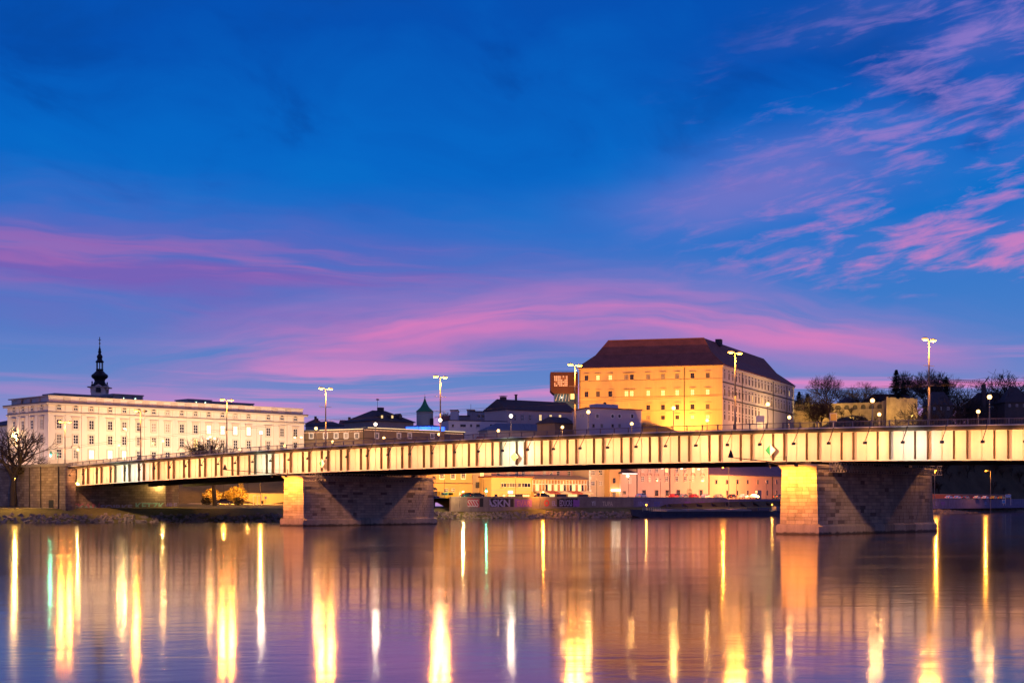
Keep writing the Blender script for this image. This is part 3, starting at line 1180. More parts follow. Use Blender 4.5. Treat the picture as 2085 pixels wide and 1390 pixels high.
def window_meshes(key, w, h, wall_mat, hood, sash, surround, arch=False, pane=None):
    k = (key, round(w, 2), round(h, 2))
    if k in WIN:
        return WIN[k]
    s = surround
    g = G()
    if s > 0:
        g.box(-w / 2 - s, -w / 2, -.13, -.002, -s, h + s)
        g.box(w / 2, w / 2 + s, -.13, -.002, -s, h + s)
        g.box(-w / 2, w / 2, -.13, -.002, h, h + s)
        g.box(-w / 2 - s * .3, w / 2 + s * .3, -.2, -.133, -s - .06, -s + .1)
        g.box(-w / 2, w / 2, -.13, -.002, -s, 0)
    else:
        g.box(-w / 2 - .05, w / 2 + .05, -.12, -.002, -.1, 0)
    if hood == 'flat':
        g.box(-w / 2 - s - .25, w / 2 + s + .25, -.42, -.004, h + s + .35, h + s + .52)
        g.box(-w / 2 - s - .05, w / 2 + s + .05, -.16, -.003, h + s + .003, h + s + .348)
    elif hood == 'curve':
        n = 10
        for i in range(n):
            a0, a1 = math.pi * i / n, math.pi * (i + 1) / n
            r0, r1 = w / 2 + s + .05, w / 2 + s + .35
            pts = [(math.cos(a0) * r0, math.sin(a0) * r0 * .7), (math.cos(a0) * r1, math.sin(a0) * r1 * .75), (math.cos(a1) * r1, math.sin(a1) * r1 * .75), (math.cos(a1) * r0, math.sin(a1) * r0 * .7)]
            g.side([(x, z + h + s + .1) for x, z in pts], -.3, -.005)
    elif hood == 'arch':
        n = 8
        for i in range(n):
            a0, a1 = math.pi * i / n, math.pi * (i + 1) / n
            r0, r1 = w / 2, w / 2 + .25
            g.side([(math.cos(a0) * r0, h + math.sin(a0) * r0), (math.cos(a0) * r1, h + math.sin(a0) * r1), (math.cos(a1) * r1, h + math.sin(a1) * r1), (math.cos(a1) * r0, h + math.sin(a1) * r0)], -.14, -.005)
    fr = g.mesh('window', wall_mat)
    p = G()
    p.box(-w / 2 - .02, w / 2 + .02, -.035, -.006, -.02, h + .02)
    if hood == 'arch':
        n = 8
        p.side([(w / 2, h)] + [(math.cos(math.pi * i / n) * w / 2, h + math.sin(math.pi * i / n) * w / 2) for i in range(1, n)] + [(-w / 2, h)], -.035, -.007)
    panes = {m: p.mesh('pane', m) for m in (m_glass, l_win, l_winw, m_curt, m_blind)}
    q = G()
    nx, nz_, col = sash
    bw = .085
    for i in range(1, nx):
        x = -w / 2 + w * i / nx
        q.box(x - bw / 2, x + bw / 2, -.085, -.036, 0, h)
    for i in range(1, nz_):
        z = h * i / nz_
        q.box(-w / 2, w / 2, -.08, -.0365, z - bw / 2, z + bw / 2)
    for x0, x1, z0, z1 in ((-w / 2, -w / 2 + bw, 0, h), (w / 2 - bw, w / 2, 0, h), (-w / 2 + bw, w / 2 - bw, 0, bw), (-w / 2 + bw, w / 2 - bw, h - bw, h)):
        q.box(x0, x1, -.09, -.0362, z0, z1)
    WIN[k] = (fr, panes, q.mesh('sash', col))
    return WIN[k]


def window(parent, Mf, x, z, w, h, key, wall_mat, hood=None, sash=(2, 3, None), surround=.18, lit=None, **kw):
    fr, panes, sh = window_meshes(key, w, h, wall_mat, hood, (sash[0], sash[1], sash[2] or m_white), surround)
    Ml = WM[parent].inverted() @ Mf @ T(x, 0, z)
    o = ob('window', fr, parent, Ml)
    q_ = WRG.random()
    ob('pane', panes[lit or (m_glass if q_ < .66 else m_blind if q_ < .86 else m_curt)], o)
    ob('sash', sh, o)
    return o


def house(name, label, cat, poly, zb, zt, wall, eave=None, group=None):
    """prismatic body; poly counter-clockwise, poly[0]->poly[1] is the front. Returns thing and face frames at z = 0"""
    p = poly[0]
    a = math.atan2(poly[1][1] - p[1], poly[1][0] - p[0])
    t = thing(name, label, cat, (p[0], p[1], zb), a, group)
    wpart('wall', G().prism(poly, zb, zt), wall, t)
    fr = [face(poly[i], poly[(i + 1) % len(poly)], 0) for i in range(len(poly))]
    return t, fr


def back(p0, p1, depth):
    """rectangle on the front edge p0-p1"""
    d = (Vector(p1) - Vector(p0)).normalized()
    n = Vector((-d.y, d.x)) * depth
    return [tuple(p0), tuple(p1), tuple(Vector(p1) + n), tuple(Vector(p0) + n)]


def flen(p0, p1):
    return (Vector(p1) - Vector(p0)).length


def gable(t, poly, zt, rise, m, over=.5, hip=0.0, name='roof'):
    """ridge parallel to poly[0]-poly[1]; hip = metres the ridge is shortened at either end"""
    M = face(poly[0], poly[1], 0)
    L = flen(poly[0], poly[1])
    D = flen(poly[1], poly[2])
    o = over
    hp = hip if isinstance(hip, tuple) else (hip, hip)
    a = [(-o, -o, zt), (L + o, -o, zt), (L + o, D + o, zt), (-o, D + o, zt)]
    r = [(hp[0] if hp[0] else -o, D / 2, zt + rise), (L - hp[1] if hp[1] else L + o, D / 2, zt + rise)]
    vs = [M @ Vector(q) for q in a + r] + [M @ Vector((q[0], q[1], q[2] - .22)) for q in a]
    g = G().add(vs, [(0, 1, 5, 4), (1, 2, 5), (2, 3, 4, 5), (3, 0, 4), (6, 9, 8, 7), (0, 6, 7, 1), (1, 7, 8, 2), (2, 8, 9, 3), (3, 9, 6, 0)])
    return wpart(name, g, m, t)


def fbox(name, t, M, x0, x1, y0, y1, z0, z1, m):
    return ob(name, G().box(x0, x1, y0, y1, z0, z1).mesh(name, m), t, WM[t].inverted() @ M)


m_cream = mat('cream_render', (.70, .61, .53), .8, .06, .25, streak=.05)
m_cream2 = mat('cream_trim', (.58, .48, .39), .8, .08, .4, streak=.05)
m_slate = mat('dark_slate', (.06, .05, .055), .7, .25, .6, .3)
m_tile = mat('brown_tiles', (.24, .085, .060), .75, .3, .35, .5, streak=.3)
m_zinc = mat('zinc_roof', (.12, .16, .22), .5, .15, .4, metal=.3)

# --- white palace beyond the bridge
C0, C1, C2 = px(98, 392), px(619, 449), px(15, 408)
depth_v = Vector(C2) - Vector(C0)
C3 = Vector(C1) + depth_v
zP = lambda v: zof(v, 392)
ztop, zcor = zP(806), zP(819)
pal, FR = house('palace', 'long white four-storey palace with pilasters beyond the left end of the bridge', 'palace', [tuple(C0), tuple(C1), tuple(C3), tuple(C2)], 8.5, zcor, m_cream)
MF, MS = FR[0], FR[3]
LF, LS = flen(C0, C1), flen(C2, C0)
fbox('attic_wall', pal, MF, .25, LF - .25, .25, LS - .25, zcor + .003, ztop, m_cream)
m_dk_cornice = mat('cornice_lead', (.10, .07, .08), .6, .1, .5)
for M, L in ((MF, LF), (MS, LS)):
    fbox('main_cornice', pal, M, -.9, L + .9, -.9, -.002, zcor - .55, zcor - .12, m_cream2)
    fbox('cornice_roof', pal, M, -.95, L + .95, -.95, .24, zcor - .118, zcor + .16, m_dk_cornice)
    fbox('string_course', pal, M, -.2, L + .2, -.3, -.002, zP(840.5), zP(838), m_cream2)
    fbox('string_lead', pal, M, -.22, L + .22, -.34, -.002, zP(838) + .003, zP(838) + .1, m_dk_cornice)
    fbox('coping', pal, M, .1, L - .1, .1, .9, ztop + .002, ztop + .28, m_cream2)
    fbox('plinth', pal, M, -.15, L + .15, -.25, -.002, 8.6, zP(935), m_cream2)
cols = [120, 154, 186, 224, 253, 283, 313, 341, 370, 398, 425, 453, 479, 506, 546, 574, 601]
xs_c = [onface(MF, u, 850)[0] for u in cols]
lit_t = {10, 11, 12, 13}
lit_l = {2, 3, 4}
rng = random.Random(4)
for faceM, xlist, front in ((MF, xs_c, True), (MS, [onface(MS, u, 850)[0] for u in (28.7, 46.8, 65.6, 85.2)], False)):
    for i, x in enumerate(xlist):
        window(pal, faceM, x, zP(833), 1.25, .75, 'attic', m_cream2, 'arch', (2, 1, None), .22)
        window(pal, faceM, x, zP(871), 1.45, 2.45, 'pal', m_cream2, 'flat', (2, 3, None), .3, lit=l_winw if front and i in lit_t else None)
        window(pal, faceM, x, zP(901.5), 1.45, 2.4, 'palb', m_cream2, None, (2, 3, None), .3, lit=l_win if front and i in (9,) else None)
        window(pal, faceM, x, zP(932), 1.45, 2.4, 'palc' if i in (1, 8) and front else 'palb', m_cream2, 'curve' if i in (1, 8) and front else None, (2, 3, None), .3, lit=l_winw if front and i in lit_l else None)
    ed = [(a + b) / 2 for a, b in zip(xlist, xlist[1:])]
    for x in ed:
        fbox('pilaster', pal, faceM, x - .62, x + .62, -.16, -.003, zP(934), zP(842), m_cream)
        fbox('pilaster', pal, faceM, x - .62, x + .62, -.16, -.003, zP(837), zcor - .56, m_cream)
        fbox('parapet_panel', pal, faceM, x - 1.1, x + 1.1, .13, .249, zcor + .35, ztop - .15, m_cream2)
# rooftop glass storey
m_tgl = mat('teal_glass', (.05, .10, .14), .15, .3, .5, spec=.6)
for (ua, ub_, va, vb, dep, nm, lab) in ((112, 232, 799, 808, 7, 'glass_storey', 'low dark teal glass storey on the roof of the white palace, left of the block'), (230, 291, 797, 811, 5.5, 'glass_pavilion', 'dark glass rooftop block on the white palace, right below the steeple'), (383, 430, 808, 822, 6, 'glass_pavilion', 'greenish glass rooftop block above the middle of the white palace'), (426, 516, 815, 829, 6.5, 'glass_storey', 'blue glass rooftop storey with rounded end at the right of the palace')):
    M = MF @ T(0, dep, 0)
    x0, z0 = onface(M, ua, va)
    x1, z1 = onface(M, ub_, va)
    zt = zof(va, (M @ Vector(((x0 + x1) / 2, 0, 0))).y)
    zt = ztop + (zt - ztop) * .72
    o0 = M @ Vector((x0, 0, ztop + .005))
    t = thing(nm, lab, 'roof storey', o0, math.atan2(MF[1][0], MF[0][0]))
    L = x1 - x0
    ob('glazing', G().box(.1, L - .1, .1, 7, 0, zt - ztop - .3).mesh('glazing', m_tgl), t)
    ob('roof', G().box(-.2, L + .2, -.3, 7.3, zt - ztop - .297, zt - ztop).mesh('roof', m_zinc), t)
    n = max(3, int(L / 3.2))
    for i in range(n + 1):
        ob('mullion', G().box(i * L / n - .05, i * L / n + .05, -.02, .098, 0, zt - ztop - .3).mesh('mullion', m_iron), t)
    if nm == 'glass_pavilion':
        for i in range(2):
            xx = L * (.35 + .4 * i)
            ob('ceiling_light', G().box(xx - .2, xx + .2, .06, .098, .8, 1.1).mesh('ceiling_light', lum('teal_lamp', 'd0ffd8', 3)), t)
# small neighbour at the far left
nb, f_ = house('neighbour_house', 'lit cream house peeping out at the left edge beside the white palace', 'house', back(px(-60, 430), px(13.5, 417), 18), 8, zof(866, 420), m_cream)
gable(nb, back(px(-60, 430), px(13.5, 417), 18), zof(866, 420), 2.2, m_slate, .5, 5)
for u in (-20, 4):
    x, z = onface(f_[0], u, 910)
    window(nb, f_[0], x, z, 1.3, 2.2, 'nbw', m_cream2, None, (2, 3, None), .25)

# --- church steeple behind it
Zs = 540
cx = px(203, Zs)
k = Zs / F
def zs(v): return zof(v, Zs)
m_copper = mat('black_copper', (.018, .018, .02), .45, .3, .4, metal=.2)
stp = thing('church_steeple', 'black baroque onion steeple above the roof of the white palace', 'steeple', (cx.x, cx.y, 10))
def lath(nm, rows, m, n=8, par=None):
    g = G().lathe([(max(.02, r * k), zs(v) - 10) for v, r in rows], n)
    return ob(nm, g.mesh(nm, m), par or stp)
lath('tower', [(960, 20), (800, 20), (789, 20)], m_cream, 4)
lath('eaves', [(790, 27), (788.5, 29), (787.5, 27)], m_cream2, 4)
for a in range(4):
    an = math.pi / 2 * a
    g = G()
    w = 11 * k
    h = zs(783) - zs(794)
    g.side([(-w, 0), (w, 0), (w * .9, h * .45), (w * .4, h * .8), (0, h), (-w * .4, h * .8), (-w * .9, h * .45)], -17 * k, -14.2 * k)
    gm = ob('gable', g.mesh('gable', m_cream), stp, T(0, 0, zs(794) - 10, an + .12))
    ob('louvre', G().side([(-w * .45, -h * .5), (w * .45, -h * .5), (w * .45, h * .25), (0, h * .6), (-w * .45, h * .25)], -17.6 * k, -17.1 * k).mesh('louvre', m_copper), gm)
lath('onion_roof', [(788, 19), (785, 16), (781, 12.5), (776, 10.2), (772, 11.5), (769.5, 15), (766, 17), (763, 16), (760, 12), (757, 9), (755, 7), (752, 7.6), (751, 7)], m_copper, 16)
for i in range(8):
    an = math.pi / 4 * i + .2
    x, y = 6.2 * k * math.cos(an), 6.2 * k * math.sin(an)
    ob('lantern_column', G().tube((x, y, zs(752) - 10), (x, y, zs(737) - 10), .75 * k, n=6).mesh('lantern_column', m_copper), stp)
lath('spire', [(738, 7.5), (736, 8.6), (733, 5.6), (730, 4.7), (727, 5.8), (724.5, 5.6), (721, 3), (718, 2.6), (716.5, 3.7), (714, 2.4), (711.5, 2.6), (709, 1.7), (705, .8), (698, .5)], m_copper, 12)
ob('gold_ball', G().ball((0, 0, zs(699) - 10), 1.9 * k, 10, 6).mesh('gold_ball', mat('gilding', (.7, .5, .15), .3, .05, 1, metal=1)), stp)
ob('cross', G().box(-.12, .12, -.12, .12, zs(697) - 10, zs(686) - 10).box(-.5, .5, -.1, .1, zs(692.5) - 10, zs(691.5) - 10).mesh('cross', m_copper), stp)
for sx_, sy_ in ((-1, -1), (1, -1), (1, 1), (-1, 1)):
    ob('pinnacle', G().lathe([(.35, zs(788) - 10), (.4, zs(784) - 10), (.18, zs(782) - 10), (.3, zs(779) - 10), (.05, zs(776) - 10)], 8, (sx_ * 12 * k, sy_ * 12 * k)).mesh('pinnacle', m_copper), stp)

# --- low brown court building with a lit eave
m_court = mat('court_render', (.24, .17, .12), .85, .12, .3, streak=.08)
A0, A1, A2 = px(616, 452), px(742, 441), px(945, 470)
ca = lambda v: zof(v, 452)
for (p0, p1, us, lab, nm) in ((A0, A1, (634, 663, 684.6, 705, 726.6), 'low brown building with small white-framed windows right of the white palace', 'court_building'), (A1, A2, (767, 812, 834, 880), 'low reddish-brown building with lit eave behind the tall lamp, left of the blue roof', 'court_building')):
    po = back(p0, p1, 16)
    zt = zof(876, p0.y * .5 + p1.y * .5)
    t, fr = house(nm, lab, 'building', po, 8, zt, m_court)
    L = flen(p0, p1)
    fbox('eave', t, fr[0], -.2, L + .2, -.6, 16.3, zt + .003, zt + .35, m_zinc)
    fbox('string_course', t, fr[0], -.1, L, -.15, -.002, zof(894.5, 447), zof(893, 447), m_slate)
    for u in us:
        x, z = onface(fr[0], u, 891)
        window(t, fr[0], x, z, 1.2, 1.3, 'court', m_white, None, (2, 2, None), .3)
    fbox('eave_light', t, fr[0], L * (.3 if p0 is A0 else 0.02), L - .1, -.66, -.602, zt + .12, zt + .26, lum('eave_strip', 'ffd9a0', 1.6))
    n = int(L / .55)
    g = G()
    for i in range(n):
        g.box(i * .55, i * .55 + .2, -.14, -.003, zt - .55, zt - .4)
    ob('bulb_string', g.mesh('bulb_string', lum('string_bulb', 'ffc9a0', 1.0)), t, WM[t].inverted() @ fr[0], kind='stuff')
    fbox('downpipe', t, fr[0], L - .35, L - .15, -.2, -.003, 9, zt - .05, m_iron)

# --- blue glowing roof lantern and green turret
t = thing('lit_pavilion', 'glass roof pavilion glowing blue in front of the green turret', 'pavilion', (*px(826, 462), 10))
q = lambda v: zof(v, 462) - 10
w_ = (px(905, 462).x - px(826, 462).x)
ob('wall', G().box(0, w_, 0, 6, 0, q(877.5)).mesh('wall', m_court), t)
ob('lit_band', G().box(.1, w_ - .1, -.02, 6, q(877.4), q(868.5)).mesh('lit_band', l_blue), t)
for i in range(4):
    ob('mullion', G().box(i * w_ / 3 - .06, i * w_ / 3 + .06, -.12, -.022, q(877.4), q(868.5)).mesh('mullion', m_iron), t)
ob('roof', G().add([(-.5, -.6, q(868.4)), (w_ + .5, -.6, q(868.4)), (w_ + .5, 6.5, q(868.4)), (-.5, 6.5, q(868.4)), (w_ * .3, 3, q(864)), (w_ * .7, 3, q(864))], [(3, 2, 1, 0), (0, 1, 5, 4), (1, 2, 5), (2, 3, 4, 5), (3, 0, 4)]).mesh('roof', mat('blue_roof', (.08, .12, .3), .5, .1, .5)), t)
arealight('blue_lamp', T(w_ / 2, -2.5, q(870)), .3, 900, (.2, .35, 1), t, radius=.4)
Zt = 520
kt = Zt / F
tw = thing('round_turret', 'round pale turret with pointed green bell roof behind the blue pavilion', 'turret', (*px(865, Zt), 10))
zt_ = lambda v: zof(v, Zt) - 10
ob('drum', G().lathe([(17 * kt, 0), (17 * kt, zt_(838))], 24).mesh('drum', mat('turret_render', (.42, .42, .33), .8, .08, .4), True), tw)
ob('roof', G().lathe([(18.3 * kt, zt_(838.2)), (18.3 * kt, zt_(837.6)), (15 * kt, zt_(834.5)), (9 * kt, zt_(829)), (4.5 * kt, zt_(821)), (1.6 * kt, zt_(813)), (.5 * kt, zt_(809))], 24).mesh('roof', mat('green_copper', (.03, .22, .10), .6, .15, .6), True), tw)
ob('finial', G().tube((0, 0, zt_(811)), (0, 0, zt_(802)), .07).ball((0, 0, zt_(808)), .3, 8, 6).mesh('finial', m_white), tw)
ob('door', G().box(2.0, 3.2, -2.75, -2.25, zt_(866), zt_(852)).mesh('door', m_slate), tw)

# --- house with dark hipped roof and weathervane
p0, p1 = px(757, 500), px(842, 512)
t, fr = house('hipped_house', 'house with a tall dark hipped roof, dormers and weathervane', 'house', back(p0, p1, 16), 8, zof(857, 505), mat('dim_render', (.30, .24, .22), .85))
rf = gable(t, back(p0, p1, 16), zof(857, 505), zof(833, 505) - zof(857, 505), m_slate, .6, 6.2)
L = flen(p0, p1)
for u in (782, 803, 820):
    x, z = onface(fr[0], u, 857)
    y = 3.4
    zz = z + 1.6
    g = G()
    g.side([(x - .7, zz - .8), (x + .7, zz - .8), (x + .7, zz + .4), (x, zz + 1.1), (x - .7, zz + .4)], 1.2, y + 1)
    d = wpart('dormer', G().add([fr[0] @ Vector(v) for v in g.v], g.f), m_slate, t)
    pn = G().box(x - .38, x + .38, 1.12, 1.19, zz - .5, zz + .4)
    wpart('dormer_window', G().add([fr[0] @ Vector(v) for v in pn.v], pn.f), l_win if u != 820 else m_glass, d)
xr, zr = L / 2, zof(833, 505)
fbox('chimney', t, fr[0], xr - .2, xr + 1.6, 7.2, 8.8, zr - .5, zr + 1.1, m_slate)
g = G().tube((xr - .6, 8, zr), (xr - .6, 8, zr + 4.2), .07)
g.box(xr - 1.2, xr + .1, 7.97, 8.03, zr + 3.6, zr + 4.0)
ob('weathervane', g.mesh('weathervane', m_iron), t, WM[t].inverted() @ fr[0])

# --- skyline roofs further off
m_dim = mat('dusk_render', (.34, .31, .32), .85, .15, .3)
m_dimw = mat('dusk_white', (.66, .62, .62), .85, .1, .3)
for (ua, ub_, Z_, ve, vr, lab, wm_, rm_, hip) in ((622, 700, 560, 866, 858, 'long dark slate roof seen low behind the brown building', m_dim, m_slate, 5), (690, 738, 590, 868, 855, 'small brown tiled roof left of the hipped house', m_dim, m_tile, 0),
                                                   (622, 655, 640, 862, 853, 'distant dark roof just right of the white palace', m_dim, m_slate, 3), (902, 930, 580, 862, 846, 'brown roofed house right behind the tall lamp and green turret', m_dim, m_tile, 0)):
    po = back(px(ua, Z_), px(ub_, Z_), 14)
    t, fr = house('town_house', lab, 'house', po, 6, zof(ve, Z_), wm_)
    gable(t, po, zof(ve, Z_), zof(vr, Z_ + 7) - zof(ve, Z_), rm_, .4, hip)
    fbox('chimney', t, fr[0], 3, 4, 6, 7, zof(vr, Z_ + 7) - 1, zof(vr, Z_ + 7) + 1.2, m_tile)
# modern grey blocks
for (ua, ub_, Z_, v0, lab, wm_, ribbon) in ((957, 1034, 545, 838, 'grey flat-roofed block with a ribbon of windows left of the dark-roofed house', m_dim, (971, 1020, 850, 845)), (915, 958, 552, 847, 'plain grey rooftop block beside the stair tower', m_dim, None), (917, 932, 535, 835.5, 'narrow grey stair tower on the skyline', m_dimw, None),
                                            (951, 966, 560, 835, 'small grey rooftop plant block with an antenna', m_dim, None)):
    po = back(px(ua, Z_), px(ub_, Z_), 12)
    t, fr = house('office_block', lab, 'building', po, 8, zof(v0, Z_), wm_)
    L = flen(po[0], po[1])
    fbox('roof_edge', t, fr[0], -.2, L + .2, -.25, 12.2, zof(v0, Z_) + .003, zof(v0, Z_) + .3, m_slate)
    if ribbon:
        xa, za = onface(fr[0], ribbon[0], ribbon[2])
        xb, zb_ = onface(fr[0], ribbon[1], ribbon[3])
        n = 6
        for i in range(n):
            window(t, fr[0], xa + (xb - xa) * (i + .5) / n, za, (xb - xa) / n - .35, 1.1, 'ribbon', m_dimw, None, (2, 1, m_iron), .1)
    if 'antenna' in lab:
        fbox('antenna', t, fr[0], 1.3, 1.42, 3, 3.12, zof(v0, Z_) + .3, zof(v0, Z_) + 2.6, m_iron)
t, fr = house('low_annex', 'long low white annex with small windows below the grey blocks', 'building', back(px(913, 500), px(1032, 508), 9), 8, zof(857, 503), m_dimw)
L = flen(px(913, 500), px(1032, 508))
fbox('roof_edge', t, fr[0], -.2, L + .2, -.2, 9.2, zof(857, 503) + .003, zof(857, 503) + .25, m_slate)
for u, w in ((922, .7), (942.5, 2.0), (959, .7), (973, 1.2), (1000, .9)):
    x, z = onface(fr[0], u, 869)
    window(t, fr[0], x, z, w, .9, 'annex%.1f' % w, m_dimw, None, (2, 1, m_iron), .08)

# --- house with long dark roof
m_mauve = mat('mauve_render', (.52, .42, .40), .85, .08, .3)
p0, p1 = px(1030, 512), px(1172, 530)
po = back(p0, p1, 13)
zt = zof(835.5, 520)
t, fr = house('dark_roofed_house', 'mauve house with a long dark roof, three windows lit, left of the castle', 'house', po, 8, zt, m_mauve)
gable(t, po, zt, zof(815, 525) - zt, m_slate, .5, (.8, 0))
for u, lt in ((1048, 0), (1063.5, 0), (1079, 0), (1100, 1), (1121, 1), (1140, 1)):
    x, z = onface(fr[0], u, 856)
    window(t, fr[0], x, z, 1.15, 2.1, 'mauve', m_mauve, None, (2, 2, None), .14, lit=l_win if lt else None)
zr = zof(815, 525)
fbox('chimney', t, fr[0], 2.5, 4.6, 6, 7.2, zr - .6, zr + .9, m_slate)
fbox('chimney_cap', t, fr[0], 2.2, 4.9, 5.8, 7.4, zr + 1.1, zr + 1.22, m_slate)
fbox('chimney', t, fr[0], 8.6, 9.2, 6, 6.6, zr - .6, zr + 1.7, m_slate)
fbox('chimney_cap', t, fr[0], 8.45, 9.35, 5.85, 6.75, zr + 1.703, zr + 1.95, m_slate)
# --- blue metal shed roof in front
p0, p1 = px(993, 492), px(1137, 500)
po = back(p0, p1, 10)
t, fr = house('shed', 'long low shed with a blue sheet-metal roof just above the bridge railing', 'shed', po, 8, zof(876, 496), m_dim)
rf = gable(t, po, zof(876, 496), zof(862, 500) - zof(876, 496), m_zinc, .4, (4.5, 1))
L = flen(p0, p1)
for i in range(1, 14):
    x = 3.5 + (L - 4.5) * i / 14
    hgt_ = zof(862, 500) - zof(876, 496)
    g = G().tube((x, -.3, zof(876, 496) + .05), (x, 4.95, zof(876, 496) + hgt_ + .02), .06, n=4)
    ob('roof_seam', g.mesh('roof_seam', m_zinc), t, WM[t].inverted() @ fr[0])
# --- small brown-roofed house and the lilac house
p0, p1 = px(1130, 485), px(1170, 492)
po = back(p0, p1, 8)
t, fr = house('small_house', 'small dim house with a dark pitched roof before the lilac house', 'house', po, 8, zof(861, 488), m_court)
gable(t, po, zof(861, 488), zof(848, 490) - zof(861, 488), m_slate, .4, (1.5, 0))
m_lilac = mat('lilac_render', (.55, .47, .52), .85, .07, .3)
p0, p1, p2 = px(1196, 474), px(1305.5, 486), px(1165, 492)
zt = zof(832, 478)
n_ = Vector(p2) - Vector(p0)
poly = [tuple(p0), tuple(p1), tuple(Vector(p1) + n_), tuple(p2)]
t, fr = house('lilac_house', 'plain lilac house with two round windows in front of the castle', 'house', poly, 8, zt, m_lilac)
wpart('roof', G().prism([(poly[0][0] - .3, poly[0][1] - .5), (poly[1][0] + .4, poly[1][1] - .4), (poly[2][0] + .3, poly[2][1] + .3), (poly[3][0] - .4, poly[3][1])], zt + .003, zt + .3), m_tile, t)
L = flen(p0, p1)
for u in (1216, 1287):
    x, z = onface(fr[0], u, 850.5)
    window(t, fr[0], x, z, 1.0, 1.15, 'lilac_sq', m_white, None, (2, 2, m_iron), .25)
for u in (1247, 1261):
    x, z = onface(fr[0], u, 847)
    g = G()
    n = 16
    g2 = G()
    for i in range(n):
        a0, a1 = 2 * math.pi * i / n, 2 * math.pi * (i + 1) / n
        g.side([(x + math.cos(a) * r, z + math.sin(a) * r) for a, r in ((a0, .55), (a0, .85), (a1, .85), (a1, .55))], -.13, -.003)
    o = ob('round_window', g.mesh('round_window', m_white), t, WM[t].inverted() @ fr[0])
    g2.side([(x + math.cos(2 * math.pi * i / n) * .56, z + math.sin(2 * math.pi * i / n) * .56) for i in range(n)], -.05, -.004)
    ob('pane', g2.mesh('pane', m_glass), o)
for u in (1208, 1225, 1247, 1261):
    x, z = onface(fr[0], u, 870)
    window(t, fr[0], x, z, .95, 1.1, 'lilac_lo', m_lilac, None, (2, 1, m_iron), .08)
for u in (1174, 1183, 1189):
    x, z = onface(fr[3], u, 849)
    window(t, fr[3], x, z, .6, 1.1, 'lilac_sd', m_white, None, (1, 2, m_iron), .12)
for i in range(11):
    z = zt - .55 - i * .62
    w = .8 if i % 2 else .55
    fbox('quoin', t, fr[0], L - w, L + .03, -.05, -.002, z - .28, z + .28, m_dimw)
    fbox('quoin', t, fr[0], -.03, w, -.05, -.002, z - .28, z + .28, m_dimw)
x0, z0 = onface(fr[0], 1226, 831)
x1, _ = onface(fr[0], 1270, 831)
pent = G().box(x0, x1, 3, 7, zt + .302, zof(822.5, 482))
ob('roof_hut', pent.mesh('roof_hut', m_lilac), t, WM[t].inverted() @ fr[0])
fbox('chimney', t, fr[0], x0 + 4, x0 + 4.7, 4, 4.7, zof(822.5, 482) + .002, zof(822.5, 482) + .6, m_slate)

# ------------------------------------------------------------------ castle on its hill
m_yel = mat('castle_render', (.66, .48, .22), .85, .12, .15, .2, streak=.12)
m_cwh = mat('castle_white', (.55, .49, .45), .85, .08, .2, streak=.06)
K0_, KL, KR = px(1471, 560), px(1179, 574), px(1617, 664)
zE = zof(742, 560)
vL, vR = (Vector(KL) - Vector(K0_)).normalized(), (Vector(KR) - Vector(K0_)).normalized()
LLc, LRc = flen(K0_, KL), flen(K0_, KR)
W_ = 20
kp = Vector(K0_)
# L-shaped body as two wings; the front wing runs left, the long wing runs back to the right
A_ = [tuple(KL), tuple(K0_), tuple(kp + vR * W_), tuple(Vector(KL) + vR * W_)]
cas = thing('castle', 'big yellow-lit castle with brown hipped roof on the hill', 'castle', (KL.x, KL.y, 26), math.atan2(-vL.y, -vL.x))
wpart('front_wall', G().prism(A_, 22, zE), m_yel, cas)
Bq = [tuple(kp + vR * (W_ + .01)), tuple(KR), tuple(Vector(KR) + vL * W_), tuple(kp + vR * (W_ + .01) + vL * W_)]
wpart('side_wall', G().prism(Bq, 22, zE), m_cwh, cas)
FM = face(KL, K0_, 0)
RM = face(K0_, KR, 0)
fbox('side_skin', cas, RM, .02, W_ + .1, -.06, -.003, 22, zE - .02, m_cwh)
zr0 = zof(688, 571.6)
R1 = kp + vL * 10 + vR * 10
R0 = kp + vL * (LLc - 7.8) + vR * 10
R2 = kp + vL * 10 + vR * (LRc - 14)
ov = .8
def cc(a, b, z): 
    q_ = kp + vL * a + vR * b
    return (q_.x, q_.y, z)
zM = zE + (zr0 - zE) * .47
g = G()
P = [cc(-ov, -ov, zE), cc(LLc + ov, -ov, zE), cc(LLc + ov, W_ + ov, zE), cc(W_ + ov, W_ + ov, zE), cc(W_ + ov, LRc + ov, zE), cc(-ov, LRc + ov, zE)]
f1, f2 = 5.9, 5.9
Q = [cc(f1, f1, zM), cc(LLc - 4.3, f1, zM), cc(LLc - 4.3, W_ - f1, zM), cc(W_ - f1, W_ - f1, zM), cc(W_ - f1, LRc - 7.5, zM), cc(f1, LRc - 7.5, zM)]
RR = [cc(10, 10, zr0), cc(LLc - 7.8, 10, zr0), cc(10, LRc - 14, zr0)]
vs = P + Q + RR
fs = [(1, 0, 6, 7), (2, 1, 7, 8), (3, 2, 8, 9), (4, 3, 9, 10), (5, 4, 10, 11), (0, 5, 11, 6)]
fs += [(7, 6, 12, 13), (8, 7, 13), (9, 8, 13, 12), (10, 9, 12, 14), (11, 10, 14), (6, 11, 14, 12)]
fs += [(0, 1, 2, 3), (0, 3, 4, 5)]
g.add(vs, fs)
roof = wpart('roof', g, m_tile, cas)
for a, b in ((6, 12), (0, 6)):
    wpart('hip_tiles', G().tube(Vector(vs[a]) + Vector((0, 0, .05)), Vector(vs[b]) + Vector((0, 0, .05)), .16, n=5), mat('ridge_tile', (.2, .09, .06), .7), roof)
